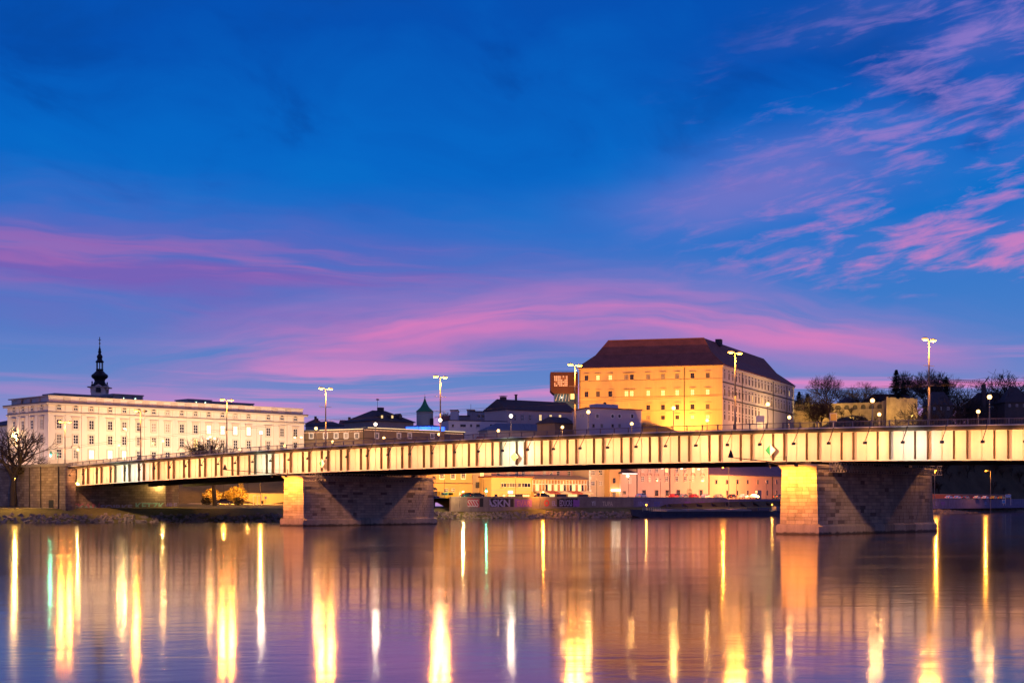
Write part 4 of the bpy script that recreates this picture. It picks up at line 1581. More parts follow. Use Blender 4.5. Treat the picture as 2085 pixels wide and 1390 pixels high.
wpart('ridge_tiles', G().tube(Vector(vs[12]) + Vector((0, 0, .05)), Vector(vs[13]) + Vector((0, 0, .05)), .16, n=5), MATS['ridge_tile'], roof)
wpart('chimney', G().prism([cc(8, 26, 0)[:2], cc(8, 28.4, 0)[:2], cc(10.2, 28.4, 0)[:2], cc(10.2, 26, 0)[:2]][::-1], zr0 - 1.5, zr0 + 1.2), m_slate, roof)
fbox('eave_cornice', cas, FM, -.2, LLc + .3, -.5, -.002, zE - .62, zE - .24, m_yel)
fbox('eave_cornice', cas, RM, -.3, LRc + .2, -.5, -.064, zE - .9, zE - .24, m_cwh)
rows = [(zof(768.5, 560), 1.9), (zof(803, 560), 2.1), (zof(832, 560), 1.9), (zof(852, 560), 1.5)]
for (z, h) in rows[:3]:
    fbox('string_course', cas, FM, 0, LLc, -.12, -.003, z - .34, z - .2, m_court)
for z in (zof(777, 560), zof(811, 560)):
    fbox('string_course', cas, RM, .1, LRc, -.2, -.064, z - .2, z + .25, m_slate)
cu = [1194.3, 1217.6, 1242.8, 1281, 1320, 1350, 1379, 1410, 1441]
LITC = {(1, 0), (2, 0), (3, 1), (4, 1), (5, 1), (6, 1), (7, 1), (8, 1), (7, 3), (8, 3)}
m_sbr = mat('sash_brown', (.12, .07, .03), .6)
for i, u in enumerate(cu):
    x = onface(FM, u, 800)[0]
    for r, (z, h) in enumerate(rows):
        if r > 1 and i < 3:
            continue
        for dx in ((-1.05, 1.05) if i == 3 else (0,)):
            if r > 1 and i == 3:
                continue
            window(cas, FM, x + dx, z, 1.45, h, 'castle%d' % r, m_yel, 'flat' if i != 3 else None, (2, 2, m_sbr), .2, lit=l_win if (i, r) in LITC else None)
        if i == 3 and r < 2:
            fbox('hood', cas, FM, x - 2.4, x + 2.4, -.42, -.004, z + h + .5, z + h + .68, m_yel)
su = [172, 234, 288, 337, 384, 431, 477, 522, 568, 614, 658, 702, 746, 790, 838, 897, 938, 977, 1015, 1055, 1090, 1128]
for i, xx in enumerate(su):
    u = 1450 + xx / 6.947
    x = onface(RM, u, 800)[0]
    for r, (z, h) in enumerate(rows):
        if r == 3 and i > 8:
            continue
        if r == 2 and i > 10:
            continue
        window(cas, RM @ T(0, -.06, 0), x, z - .2, 1.35, h + .45, 'castles%d' % r, m_cwh, None, (2, 3, m_iron), .12, lit=l_win if (i, r) in ((20, 0), (11, 1), (8, 1)) else None)
        fbox('hood_panel', cas, RM, x - .62, x + .62, -.16, -.064, z + h + .8, z + h + 1.35, m_slate)
for i in range(13):
    z = zE - 1.6 - i * 1.55
    w = 2.6 if i % 2 else 1.9
    fbox('quoin', cas, FM, LLc - w, LLc + .05, -.07, -.003, z - .72, z + .72, m_yel)
for u in (1393.5, 1181):
    x = onface(FM, u, 800)[0]
    fbox('downpipe', cas, FM, x - .12, x + .12, -.3, -.125, 28, zE - .65, m_iron)
for u in (1510, 1573, 1601):
    x = onface(RM, u, 800)[0]
    fbox('downpipe', cas, RM, x - .12, x + .12, -.45, -.21, 28, zE - .95, m_iron)
# dark glass cube of the new wing
Zx = 578
t = thing('museum_cube', 'brown metal cube with a perforated window jutting out left of the castle', 'building', (*px(1121, Zx), 20))
q = lambda v: zof(v, Zx) - 20
w1 = px(1160, Zx).x - px(1121, Zx).x
w2 = px(1177, Zx).x - px(1121, Zx).x
m_cor = mat('bronze_cladding', (.13, .055, .03), .5, .12, .5, metal=.3)
ob('upper_box', G().box(0, w2, 0, 12, q(794), q(757)).mesh('upper_box', m_cor), t)
ob('corbel', G().add([(0, .1, q(794.1)), (w2, .1, q(794.1)), (w2, 12, q(794.1)), (0, 12, q(794.1)), (1.4, .1, q(801)), (w2, .1, q(801)), (w2, 12, q(801)), (1.4, 12, q(801))], [(0, 1, 2, 3), (4, 7, 6, 5), (0, 4, 5, 1), (1, 5, 6, 2), (2, 6, 7, 3), (3, 7, 4, 0)]).mesh('corbel', m_cor), t)
ob('lower_storey', G().box(1.5, w2, 1, 12, 0, q(801.1)).mesh('lower_storey', m_tgl), t)
xw0, xw1 = px(1128, Zx).x - px(1121, Zx).x, px(1156, Zx).x - px(1121, Zx).x
scr = ob('window_screen', G().box(xw0, xw1, -.06, -.002, q(786.5), q(764.5)).mesh('window_screen', mat('screen', (.3, .16, .09), .5)), t)
rg = random.Random(11)
for iz in range(6):
    for ix in range(8):
        if rg.random() < .72:
            a = xw0 + (xw1 - xw0) * (ix + .15) / 8
            z = q(786.5) + (q(764.5) - q(786.5)) * (iz + .15) / 6
            ob('pane', G().box(a, a + .42, -.085, -.063, z, z + .48).mesh('pane', lum('screen_glow', 'e8b58a', .75)), scr)
ob('lit_stair', G().box(px(1162, Zx).x - px(1121, Zx).x, px(1170, Zx).x - px(1121, Zx).x, .85, .98, q(812), q(793)).mesh('lit_stair', lum('stair_glow', 'ffe08a', 1.3)), t)
for i in range(5):
    ob('strut', G().tube((2 + i * 1.3, .95, q(816)), (3 + i * 1.1, .95, q(801.5)), .09, n=5).mesh('strut', m_white), t)
ob('roof_rail', G().tube((1.5, 2, q(754)), (w2 - 1, 2, q(754)), .05, n=4).tube((1.5, 2, q(757)), (1.5, 2, q(754)), .04, n=4).tube((w2 - 1, 2, q(757)), (w2 - 1, 2, q(754)), .04, n=4).mesh('roof_rail', m_iron), t)
arealight('foyer_lamp', T(4.5, -.5, q(808)), .2, 120, (1, .85, .6), t, radius=.2)
# gate ornament before the castle
gx = at(1281, 832, 555)
t = thing('gate_pediment', 'carved stone gate gable standing against the yellow castle wall', 'gate', (gx.x, gx.y, 28))
ob('gate_wall', G().box(-1.6, 1.6, 0, 1, 0, gx.z - 28).mesh('gate_wall', m_yel), t)
ob('pediment', G().side([(-1.1, gx.z - 27.99), (1.1, gx.z - 27.99), (.8, gx.z - 27), (.3, gx.z - 26.3), (0, gx.z - 25.4), (-.3, gx.z - 26.3), (-.8, gx.z - 27)], .1, .8).mesh('pediment', m_yel), t)
# ------------------------------------------------------------------ quay buildings seen under the deck
m_or = mat('ochre_render', (.52, .33, .15), .85, .08, .3, streak=.06)
m_be = mat('beige_render', (.50, .40, .30), .85, .08, .3, streak=.06)
m_ye = mat('yellow_render', (.60, .45, .22), .85, .06, .3, streak=.05)
m_pk = mat('pink_render', (.50, .30, .27), .85, .06, .3, streak=.05)
m_pk2 = mat('salmon_render', (.52, .36, .30), .85, .06, .3, streak=.05)


def qface(u0, Z0, u1, Z1, depth, v_top, wall, name, label, zb=4.6):
    po = back(px(u0, Z0), px(u1, Z1), depth)
    t, fr = house(name, label, 'house', po, zb, zof(v_top, (Z0 + Z1) / 2), wall)
    return t, fr, po


def wrow(t, M, us, v0, v1, w, key, m, hood=None, sash=(2, 3, None), sur=.16, lit=()):
    for i, u in enumerate(us):
        x, za = onface(M, u, v1)
        _, zb_ = onface(M, u, v0)
        window(t, M, x, za, w, round(zb_ - za, 1), key, m, hood, sash, sur, lit=l_win if i in lit else None)


t, fr, po = qface(868, 408, 962, 417, 12, 925, m_or, 'quay_house', 'orange rendered house with an arched gate behind the left pier')
gable(t, po, zof(925, 412), 4, m_tile, .5, 0)
wrow(t, fr[0], (899.5, 922, 943), 961, 974, 1.35, 'q1', m_white, None, (2, 3, None), .2)
wrow(t, fr[0], (908, 922), 994, 1001, 1.3, 'q1b', m_or, None, (2, 2, None), .15)
fbox('string_course', t, fr[0], 0, flen(po[0], po[1]), -.2, -.003, zof(984, 412), zof(982.5, 412), m_slate)
x, z = onface(fr[0], 884, 1011)
window(t, fr[0], x, z, 2.2, 1.6, 'qarch', m_or, 'arch', (2, 1, m_iron), .25)
t, fr, po = qface(962.2, 420, 1000.5, 422, 10, 925, m_be, 'quay_house', 'narrow beige house between the orange house and the yellow block')
gable(t, po, zof(925, 421), 4, m_tile, .4, 0)
wrow(t, fr[0], (972, 982, 993), 981, 993, 1.2, 'q2', m_be, None, (2, 3, m_iron), .12)
wrow(t, fr[0], (981,), 961, 970, 1.2, 'q2b', m_be, None, (2, 2, None), .12, lit=(0,))
# pink house behind, yellow block in front
t, fr, po = qface(1000.7, 428, 1196, 452, 12, 918, m_pk, 'quay_house', 'long pink house above the yellow block and the awnings')
gable(t, po, zof(918, 440), 4, m_tile, .5, 0)
wrow(t, fr[0], (1014, 1034.5, 1052, 1065, 1083, 1108, 1122, 1136, 1158, 1175), 958.5, 970, 1.25, 'q3', m_pk, None, (2, 3, m_white), .14)
t, fr, po = qface(1000.4, 416, 1085, 425, 8, 972, m_ye, 'yellow_block', 'two-storey yellow block with dark windows and lit shopfronts on the quay')
fbox('roof_edge', t, fr[0], -.3, flen(po[0], po[1]) + .3, -.4, 8, zof(972, 420) + .003, zof(972, 420) + .4, m_tile)
wrow(t, fr[0], (1025.4,), 983, 991.5, 2.0, 'q4a', m_ye, None, (2, 1, m_white), .12)
wrow(t, fr[0], (1042.5,), 983, 991.5, 3.9, 'q4b', m_ye, None, (4, 1, m_white), .12)
wrow(t, fr[0], (1056.5,), 983, 991.5, 1.9, 'q4c', m_ye, None, (2, 1, m_white), .12)
wrow(t, fr[0], (1070.5,), 983, 991.5, 3.5, 'q4d', m_ye, None, (3, 1, m_white), .12)
wrow(t, fr[0], (1042, 1056, 1071), 1006, 1011.5, 2.6, 'q4s', m_iron, None, (3, 1, m_iron), .1, lit=(0, 2))
wrow(t, fr[0], (1009.5, 1026), 1006, 1011.5, 1.1, 'q4t', m_ye, None, (1, 1, m_iron), .1, lit=(1,))
fbox('sign_panel', t, fr[0], onface(fr[0], 1034, 1000)[0], onface(fr[0], 1043, 1000)[0], -.3, -.1, zof(1004.5, 420), zof(999, 420), lum('shop_sign', 'f6e6ee', 1.6))
fbox('string_course', t, fr[0], 0, flen(po[0], po[1]), -.14, -.003, zof(998.5, 420), zof(997, 420), m_be)
# restaurant verandah with awnings
t, fr, po = qface(1085.3, 424, 1199, 438, 6, 1001, m_or, 'restaurant_verandah', 'two-storey glazed restaurant verandah with striped awnings on the quay')
L = flen(po[0], po[1])
zt0, zt1 = zof(1001, 431), zof(976, 431)
ob('upper_glazing', G().box(.3, L - .3, .6, 5.9, zt0 + .003, zt1).mesh('upper_glazing', mat('amber_glass', (.25, .12, .04), .3, .3, .6)), t, WM[t].inverted() @ fr[0])
for i in range(19):
    x = .3 + (L - .6) * i / 18
    fbox('mullion', t, fr[0], x - .07, x + .07, .45, .597, zt0 + .003, zt1, m_white)
fbox('transom', t, fr[0], .3, L - .3, .44, .598, (zt0 + zt1) / 2 + .4, (zt0 + zt1) / 2 + .55, m_white)
for i in range(18):
    if i % 3 == 1 or i in (5, 9, 12, 15):
        x = .3 + (L - .6) * i / 18
        fbox('pane', t, fr[0], x + .12, x + (L - .6) / 18 - .12, .56, .599, zt0 + .3, (zt0 + zt1) / 2 + .3, l_win if i % 2 else m_glass)
g = G().add([(0, 0, zt1), (L, 0, zt1), (L, 5.9, zt1 + 1.3), (0, 5.9, zt1 + 1.3), (0, 0, zt1 - .15), (L, 0, zt1 - .15)], [(0, 1, 2, 3), (4, 5, 1, 0)])
ob('glass_roof', g.mesh('glass_roof', m_or), t, WM[t].inverted() @ fr[0])
nA = 5
for i in range(nA):
    a, b_ = L * i / nA + .1, L * (i + 1) / nA - .1
    g = G()
    z0 = zof(1003.5, 431)
    g.add([(a, 0, z0 + .7), (b_, 0, z0 + .7), (b_, -2.2, z0), (a, -2.2, z0), (a, -2.2, z0 - .3), (b_, -2.2, z0 - .3)], [(0, 3, 2, 1), (3, 4, 5, 2)])
    ob('awning', g.mesh('awning', mat('awning_red' if i % 2 else 'awning_cream', (.3, .07, .06) if i % 2 else (.5, .4, .3), .8)), t, WM[t].inverted() @ fr[0])
    fbox('shopfront', t, fr[0], a + .3, b_ - .3, -.09, -.003, 4.9, z0 - .3, l_win if i in (0, 1, 3) else m_glass)
# beige house with quoins, orange tower, little white-roofed house
t, fr, po = qface(1199.3, 442, 1241, 447, 12, 925, m_be, 'quay_house', 'beige house with pale corner quoins right of the awnings')
gable(t, po, zof(925, 445), 4, m_tile, .5, 0)
wrow(t, fr[0], (1207, 1222.5, 1237), 957, 966.5, 1.5, 'q5', m_be, None, (2, 2, None), .16)
wrow(t, fr[0], (1207, 1222.5, 1236), 979, 988, 1.5, 'q5', m_be, None, (2, 2, None), .16)
for i in range(12):
    z = zof(1008, 445) + i * .95
    w = .9 if i % 2 else .55
    fbox('quoin', t, fr[0], -.03, w, -.06, -.003, z, z + .85, m_white)
t, fr, po = qface(1241.2, 444, 1264, 447, 9, 930, m_or, 'tower_house', 'orange tower-like house with a lit arched doorway')
gable(t, po, zof(930, 446), 5, m_tile, .4, 1.4)
wrow(t, fr[0], (1250,), 973, 983, 1.1, 'q6', m_or, None, (1, 2, m_iron), .2)
x, z = onface(fr[0], 1249.5, 1010.5)
window(t, fr[0], x, z, 1.4, 1.3, 'q6d', m_or, 'arch', (2, 1, m_iron), .15)
fbox('canopy_light', t, fr[0], onface(fr[0], 1244, 998)[0], onface(fr[0], 1261, 998)[0], -.5, -.2, zof(998.5, 446), zof(996.5, 446), lum('canopy_glow', 'fff2d6', 14))
t, fr, po = qface(1264.3, 446, 1296, 450, 11, 963, m_pk2, 'little_house', 'little pink house with a lit white eave between the tower and the pink houses')
rf = gable(t, po, zof(963, 448), zof(951, 452) - zof(963, 448), m_slate, .4, 1.2)
fbox('eave_light', t, fr[0], .1, flen(po[0], po[1]) - .1, -.55, -.42, zof(964.5, 448), zof(963.2, 448), lum('eave_white', 'fff0f4', 1.6))
wrow(t, fr[0], (1281.5,), 972, 984, 1.4, 'q7', m_pk2, None, (2, 3, None), .2)
wrow(t, fr[0], (1271,), 999, 1006, 1.2, 'q7b', m_pk2, None, (2, 2, m_iron), .1)
fbox('wall_lamp', t, fr[0], onface(fr[0], 1277, 968)[0] - .25, onface(fr[0], 1277, 968)[0] + .25, -.5, -.2, zof(970, 448), zof(967.5, 448), lum('wall_lamp_glow', 'fff0d0', 12))
# two pink houses
for (ua, ub_, Za, Zb, us, ul, lab) in ((1296.3, 1363, 451, 461, (1308, 1322.5, 1337, 1357), (1311, 1336.5, 1358), 'salmon pink house with arched window hoods, left of the pair'), (1363.3, 1442, 461, 474, (1377.5, 1395, 1411, 1430.5), (1381, 1427), 'salmon pink house with arched window hoods and a round gate, right of the pair')):
    t, fr, po = qface(ua, Za, ub_, Zb, 14, 920, m_pk2, 'pink_house', lab)
    gable(t, po, zof(920, 460), 5, m_tile, .5, 0)
    wrow(t, fr[0], us, 969.5, 980, 1.35, 'q8', m_pk2, 'curve', (2, 3, None), .15)
    wrow(t, fr[0], us, 951, 961.5, 1.35, 'q8b', m_pk2, None, (2, 3, None), .15, lit=(3,) if ua < 1300 else (2,))
    wrow(t, fr[0], ul, 997, 1009, 1.6, 'q8c', m_pk2, None, (2, 2, m_iron), .15)
    fbox('downpipe', t, fr[0], -.05, .15, -.25, -.003, 4.8, zof(922, 460), m_iron)
    for u in ((1314, 1347) if ua < 1300 else (1386, 1421)):
        x, _ = onface(fr[0], u, 953)
        zz = zof(953, 460)
        o = fbox('wall_floodlight', t, fr[0], x - .35, x + .35, -.55, -.15, zz - .2, zz + .12, lum('wall_flood_glow', 'ffe8d8', 2.4))
    if ua > 1300:
        x, z = onface(fr[0], 1404, 1011)
        window(t, fr[0], x, z, 2.4, 1.5, 'q8g', m_pk2, 'arch', (2, 1, m_iron), .2)
# warehouse with tiled roof
p0, p1 = px(1442.3, 475), px(1640, 530)
po = back(p0, p1, 16)
m_sal = mat('orange_salmon_render', (.55, .33, .22), .85, .07, .3, streak=.06)
zt = zof(967, 490)
t, fr = house('warehouse', 'long salmon warehouse with violet-brown tiled roof left of the near pier', 'warehouse', po, 4.6, zt, m_sal)
rf = gable(t, po, zt, 4.6, mat('violet_tiles', (.13, .08, .10), .55, .3, .5, streak=.35), .5, 0)
wrow(t, fr[0], (1458, 1480, 1501.5, 1522, 1542.5, 1562, 1581), 976.5, 985, 1.3, 'wh', m_sal, None, (1, 1, m_iron), .1)
wrow(t, fr[0], (1480, 1501, 1522, 1562, 1581), 998, 1008, 1.1, 'wh2', m_sal, None, (1, 2, m_iron), .1)
x0, _ = onface(fr[0], 1537, 1000)
x1, _ = onface(fr[0], 1550, 1000)
fbox('gateway', t, fr[0], x0, x1, -.06, -.003, 5.3, zof(997, 490), m_glass)
fbox('lit_panel', t, fr[0], x0 + .2, x0 + 1.6, -.1, -.063, zof(1003, 490), zof(998, 490), l_win)
for u in (1442.8, 1572):
    x, _ = onface(fr[0], u, 990)
    fbox('downpipe', t, fr[0], x, x + .2, -.25, -.003, 5, zt - .05, m_iron)

# ------------------------------------------------------------------ quay wall with graffiti
QW = [px(918, 377), px(1000, 386), px(1290, 419), px(1480, 451), px(1590, 473), px(1760, 505), px(1900, 540), px(2000, 590), px(2100, 660), px(2200, 760)]
m_qw = mat('quay_wall_render', (.24, .19, .17), .85, .3, .5, .3, streak=.25)
m_qw2 = mat('quay_wall_violet', (.20, .16, .25), .85, .35, .6, .3)
qtop = [5.5, 5.55, 5.5, 5.1, 5.0, 5.2, 5.4, 5.5, 5.6, 5.7]
qlab = ['quay wall painted with red and silver graffiti beside the left pier', 'long graffiti-covered quay wall below the awnings and the yellow block', 'dark blue graffiti quay wall above the left end of the barge', 'graffiti quay wall above the middle of the barge', None, None, 'graffiti quay wall right of the near pier below the parked cars', 'quay wall beyond the blue signs', 'quay wall at the right edge']
QF = []
for i in range(len(QW) - 1):
    p0, p1 = QW[i], QW[i + 1]
    po = back(p0, p1, .6)
    lab = qlab[i] or ('graffiti quay wall hidden behind the near pier, %s stretch' % ('left' if i == 4 else 'right'))
    t = thing('quay_wall', lab, 'wall', (p0.x, p0.y, 2), math.atan2(p1.y - p0.y, p1.x - p0.x))
    L = flen(p0, p1)
    M = face(p0, p1, 0)
    QF.append((t, M, L))
    fbox('panel', t, M, 0, L, 0, .6, 1.8, qtop[i], m_qw if i < 2 else m_qw2)
    fbox('coping', t, M, -.02, L - .02, -.08, .68, qtop[i] + .003, qtop[i] + .16, m_conc)


def tag_(i, u, body, size, c, wid, z=3.05, dy=0.0, bold=.06):
    t, M, L = QF[i]
    x, _ = onface(M, u, 1022)
    letters('graffiti', body, size, gp[c], t, WM[t].inverted() @ M @ T(x, -.004 - dy, z), bold, wid)


def patch(i, ua, ub_, za, zb, c, y=.003):
    t, M, L = QF[i]
    x0, _ = onface(M, ua, 1022)
    x1, _ = onface(M, ub_, 1022)
    rg_ = random.Random(int(ua))
    n = 14
    top = [(x1 + (x0 - x1) * k / n, zb + rg_.uniform(-.18, .1)) for k in range(n + 1)]
    bot = [(x0 + (x1 - x0) * k / n, za + rg_.uniform(-.08, .1)) for k in range(n + 1)]
    ob('spray_patch', G().side(bot + top, -y - .004, -y).mesh('spray_patch', gp[c]), t, WM[t].inverted() @ M)


patch(0, 952, 976, 3, 5.2, 'red')
for k in range(4):
    tag_(0, 955 + k * 5.4, 'S', 2.6, 'white', 1.0, 3.05, .01, .02)
patch(0, 976.5, 984, 3, 5.3, 'black')
tag_(1, 1015, 'ASKN', 2.55, 'lilac', 8.2, 3.1, .012, .09)
patch(1, 985, 1046, 2.95, 5.25, 'black')
patch(1, 1048, 1083, 2.95, 5.0, 'violet')
tag_(1, 1066, 'EVAR', 2.0, 'pink', 4.6, 3.2, .012, .03)
tag_(1, 1113, 'O', 2.3, 'red', 1.9, 3.2, .012, .1)
tag_(1, 1128, 'EL', 1.8, 'lilac', 1.6, 3.3, .012)
patch(1, 1134, 1176, 2.95, 5.2, 'black')
tag_(1, 1152, 'EDUCRS', 2.3, 'lilac', 4.6, 3.2, .012, .05)
patch(1, 1167, 1180, 3.0, 4.9, 'violet', .008)
tag_(1, 1209, 'Y1', 1.7, 'white', 1.4, 3.3, .012)
tag_(1, 1237, 'TUPA', 1.8, 'cream', 4.0, 3.2, .012, .02)
tag_(2, 1310, 'VENOM', 1.7, 'lilac', 4.6, 3.2, .012, .04)
tag_(2, 1338, 'SEK', 1.7, 'blue', 3, 3.2, .012, .04)
for u, b_ in ((1430, 'NORA'), (1400, 'TKO')):
    tag_(2, u, b_, 1.2, 'violet', 3, 3.6, .012)
tag_(3, 1500, 'ROSE', 1.3, 'lilac', 4, 3.3, .012)
tag_(3, 1560, 'MUR', 1.5, 'blue', 4, 3.2, .012)
tag_(6, 1906, 'E', 2, 'lilac', 1.2, 3.1, .012)
tag_(6, 1920, 'YOUTH', 1.7, 'violet', 4.6, 3.2, .012)
tag_(7, 2007, 'ESU', 1.6, 'lilac', 3.4, 3.3, .012)

# quay roadway behind the wall
g = G()
for i, p in enumerate(QW):
    n_ = Vector((-(QW[min(i + 1, len(QW) - 1)] - QW[max(0, i - 1)]).y, (QW[min(i + 1, len(QW) - 1)] - QW[max(0, i - 1)]).x)).normalized()
    a, b_ = Vector(p) + n_ * .65, Vector(p) + n_ * (30 if i < 6 else 26)
    g.v += [(a.x, a.y, min(qtop[i], 5.35) - .12), (b_.x, b_.y, 5.35)]
    if i:
        k_ = 2 * i
        g.f.append((k_ - 2, k_, k_ + 1, k_ - 1))
        g.m.append(0)
ob('quay_road', g.mesh('quay_road', m_asph), kind='structure')

# ------------------------------------------------------------------ cars
m_tyre = mat('tyre', (.02, .02, .02), .8)
m_rim = mat('rim', (.4, .4, .4), .35, .05, 3, metal=.8)
l_tail = lum('tail_lamp', 'ff2a10', 1.5)
body_g = G()
bw = .86
side_ = [(-2.1, .35), (-2.15, .62), (-2.05, .86), (-1.35, .95), (-.75, 1.40), (.55, 1.44), (1.35, .98), (2.0, .88), (2.12, .62), (2.08, .35)]
nS = len(side_)
vs = []
for y, f in ((-bw, 1), (bw, 1)):
    for x, z in side_:
        yy = y * (.80 if z > 1.2 else 1)
        vs.append((x, yy, z))
body_g.add(vs, [tuple(range(nS)), tuple(range(nS, 2 * nS))[::-1]] + [((i + 1) % nS, i, nS + i, nS + (i + 1) % nS) for i in range(nS)])
CARM = {}


def car(loc, rz, col, label, group, van=False):
    if col not in CARM:
        m = mat('car_paint_' + col, {'white': (.7, .7, .7), 'silver': (.45, .46, .48), 'black': (.02, .02, .022), 'red': (.35, .03, .03), 'blue': (.06, .10, .3), 'grey': (.16, .16, .17), 'yellow': (.7, .5, .05)}[col], .25, .03, 1, spec=.6)
        CARM[col] = body_g.mesh('car_body', m)
    t = thing('van' if van else 'car', label, 'van' if van else 'car', loc, rz, group)
    if van:
        g = G().side([(-2.4, .35), (2.4, .35), (2.45, 1.0), (2.0, 1.25), (1.5, 2.1), (-2.35, 2.15)][::1], -.9, .9)
        ob('body', g.mesh('body', MATS['car_paint_' + col]), t)
        ob('side_window', G().box(.2, 1.5, -.93, -.902, 1.25, 1.85).mesh('side_window', m_glass), t)
        ob('side_window', G().box(-1.8, -.1, -.93, -.902, 1.25, 1.85).mesh('side_window', m_glass), t)
    else:
        ob('body', CARM[col], t)
        for sg in (-1, 1):
            y0, y1 = sg * .845, sg * .715
            g = G().add([(-1.2, y0, .99), (-.1, y0, .99), (-.1, y1, 1.34), (-.75, y1, 1.34)], [(0, 1, 2, 3), (3, 2, 1, 0)])
            g.add([(0, y0, .99), (1.1, y0, .99), (.55, y1, 1.36), (0, y1, 1.36)], [(0, 1, 2, 3), (3, 2, 1, 0)])
            g.v = [(a, b_ + sg * .012, c) for a, b_, c in g.v]
            ob('side_window', g.mesh('side_window', m_glass), t)
        g = G().add([(1.27, -.74, 1.03), (1.27, .74, 1.03), (.62, .66, 1.42), (.62, -.66, 1.42)], [(0, 1, 2, 3)])
        g.v = [(a + .012, b_, c + .012) for a, b_, c in g.v]
        ob('windscreen', g.mesh('windscreen', m_glass), t)
    for x in (-1.35, 1.3):
        for sg in (-1, 1):
            w = ob('wheel', G().tube((x, sg * .70, .32), (x, sg * .9, .32), .32, n=14).mesh('wheel', m_tyre), t)
            ob('rim', G().tube((x, sg * .903, .32), (x, sg * .91, .32), .2, n=10).mesh('rim', m_rim), w)
    for sg in (-1, 1):
        ob('headlight', G().box(2.02 if not van else 2.4, 2.13 if not van else 2.47, sg * .6 - .15, sg * .6 + .15, .66, .8).mesh('headlight', mat('lamp_glass', (.6, .6, .6), .15)), t)
        ob('tail_light', G().box(-2.17 if not van else -2.41, -2.06 if not van else -2.35, sg * .65 - .12, sg * .65 + .12, .68, .82).mesh('tail_light', l_tail), t)
    return t


qa = math.atan2(QW[3].y - QW[2].y, QW[3].x - QW[2].x)
CARS = [(1305, 424, 'white', 'white car on the quay at the left end of the pink houses'), (1372, 450, 'red', 'dark red car parked before the left pink house gate, first of the row'), (1392, 453, 'grey', 'grey car parked below the round gate, second of the row'), (1412, 457, 'red', 'red car right of the round gate, third of the row'),
        (1436, 461, 'silver', 'silver car at the corner of the pink house and the warehouse'), (1463, 465, 'grey', 'grey car at the left end of the warehouse'), (1490, 469, 'black', 'black car beside the road lamp before the warehouse'), (1514, 473, 'white', 'white car parked before the middle of the warehouse'), (1536, 476, 'white', 'low white car parked by the warehouse gateway'), (1583, 485, 'black', 'black car at the left edge of the near pier'),
        (1932, 562, 'white', 'white car first in the row right of the near pier'), (1949, 568, 'white', 'white car second in the row right of the near pier'), (1966, 575, 'grey', 'grey car third in the row right of the near pier'), (1989, 584, 'silver', 'silver car fourth in the row right of the near pier'), (2006, 592, 'white', 'white car fifth in the row, left of the lone lamp'), (2023, 600, 'yellow', 'yellow car sixth in the row, at the lone lamp'), (2039, 608, 'yellow', 'yellow car seventh in the row, left of the blue sign')]
for (u_, Z_, c_, lab) in CARS:
    p = px(u_, Z_)
    car((p.x, p.y, 5.36), qa + (.25 if u_ < 1600 else R(8)), c_, lab, 'cars parked on the quay')
for (u_, Z_, c_, lab, rz) in ((970, 398, 'black', 'dark car behind the quay wall near the red graffiti', .5), (952, 397, 'black', 'black car behind the quay wall left of the red graffiti', .5), (886, 392, 'blue', 'pale blue car just right of the left pier', .5), (1103, 410, 'black', 'black car behind the wall before the verandah', .6)):
    p = px(u_, Z_)
    car((p.x, p.y, 5.36 if u_ > 930 else 4.4), rz, c_, lab, 'cars along the old town quay')
car((*px(909, 400), 4.9), .5, 'yellow', 'yellow van with dark side windows right of the left pier', 'cars along the old town quay', van=True)
car((*px(456, 352), hgt(*px(456, 352)) + .1), .2, 'black', 'black car parked on the lawn road under the bridge', 'cars under the left span')

# ------------------------------------------------------------------ barge
b0, b1 = px(1284, 402), px(1577, 447)
L = flen(b0, b1)
rz = math.atan2(b1.y - b0.y, b1.x - b0.x)
bg = thing('barge', 'long low dark blue cargo barge moored along the quay', 'barge', (b0.x, b0.y, 0), rz)
m_hull = mat('hull_paint', (.045, .055, .09), .45, .35, .5, .2, streak=.4)
g = G()
secs = [(0, .3, 2.3, .6), (2.5, 1.6, 2.1, .0), (6, 2.9, 1.75, -.3), (10, 3.3, 1.65, -.4), (L - 5, 3.3, 1.65, -.4), (L - 1, 2.9, 1.7, -.2), (L, 2.4, 1.75, .2)]
for x, hw, zt_, zb_ in secs:
    g.v += [(x, -hw, zt_), (x + (.6 if x < 1 else 0), -hw * .85, zb_), (x + (.6 if x < 1 else 0), hw * .85, zb_), (x, hw, zt_)]
for i in range(len(secs) - 1):
    a, c = i * 4, i * 4 + 4
    g.f += [(a + 1, c + 1, c, a), (a + 2, c + 2, c + 1, a + 1), (a + 3, c + 3, c + 2, a + 2), (a, c, c + 3, a + 3)]
    g.m += [0] * 4
g.f += [(0, 3, 2, 1), (len(g.v) - 4, len(g.v) - 3, len(g.v) - 2, len(g.v) - 1)]
g.m += [0, 0]
ob('hull', g.mesh('hull', m_hull), bg)
ob('rubbing_strake', G().box(8, L - 6, -3.42, -3.31, 1.35, 1.55).mesh('rubbing_strake', m_iron), bg)
m_hatch = mat('hatch_cover', (.33, .26, .22), .6, .2, .6)
for i in range(4):
    x0 = 12 + (L - 26) * i / 4
    x1 = 12 + (L - 26) * (i + 1) / 4 - .8
    ob('hatch', G().side([(x0, 1.66), (x1, 1.66), (x1 - .1, 2.05), ((x0 + x1) / 2, 2.3), (x0 + .1, 2.05)], -2.6, 2.6).mesh('hatch', m_hatch), bg)
ob('deck_house', G().box(L - 11, L - 5.2, -2, 2, 1.66, 2.6).mesh('deck_house', m_hull), bg)
for i in range(5):
    ob('porthole', G().box(L - 10.4 + i * 1.1, L - 9.9 + i * 1.1, -2.05, -2.003, 1.95, 2.3).mesh('porthole', m_glass), bg)
g = G()
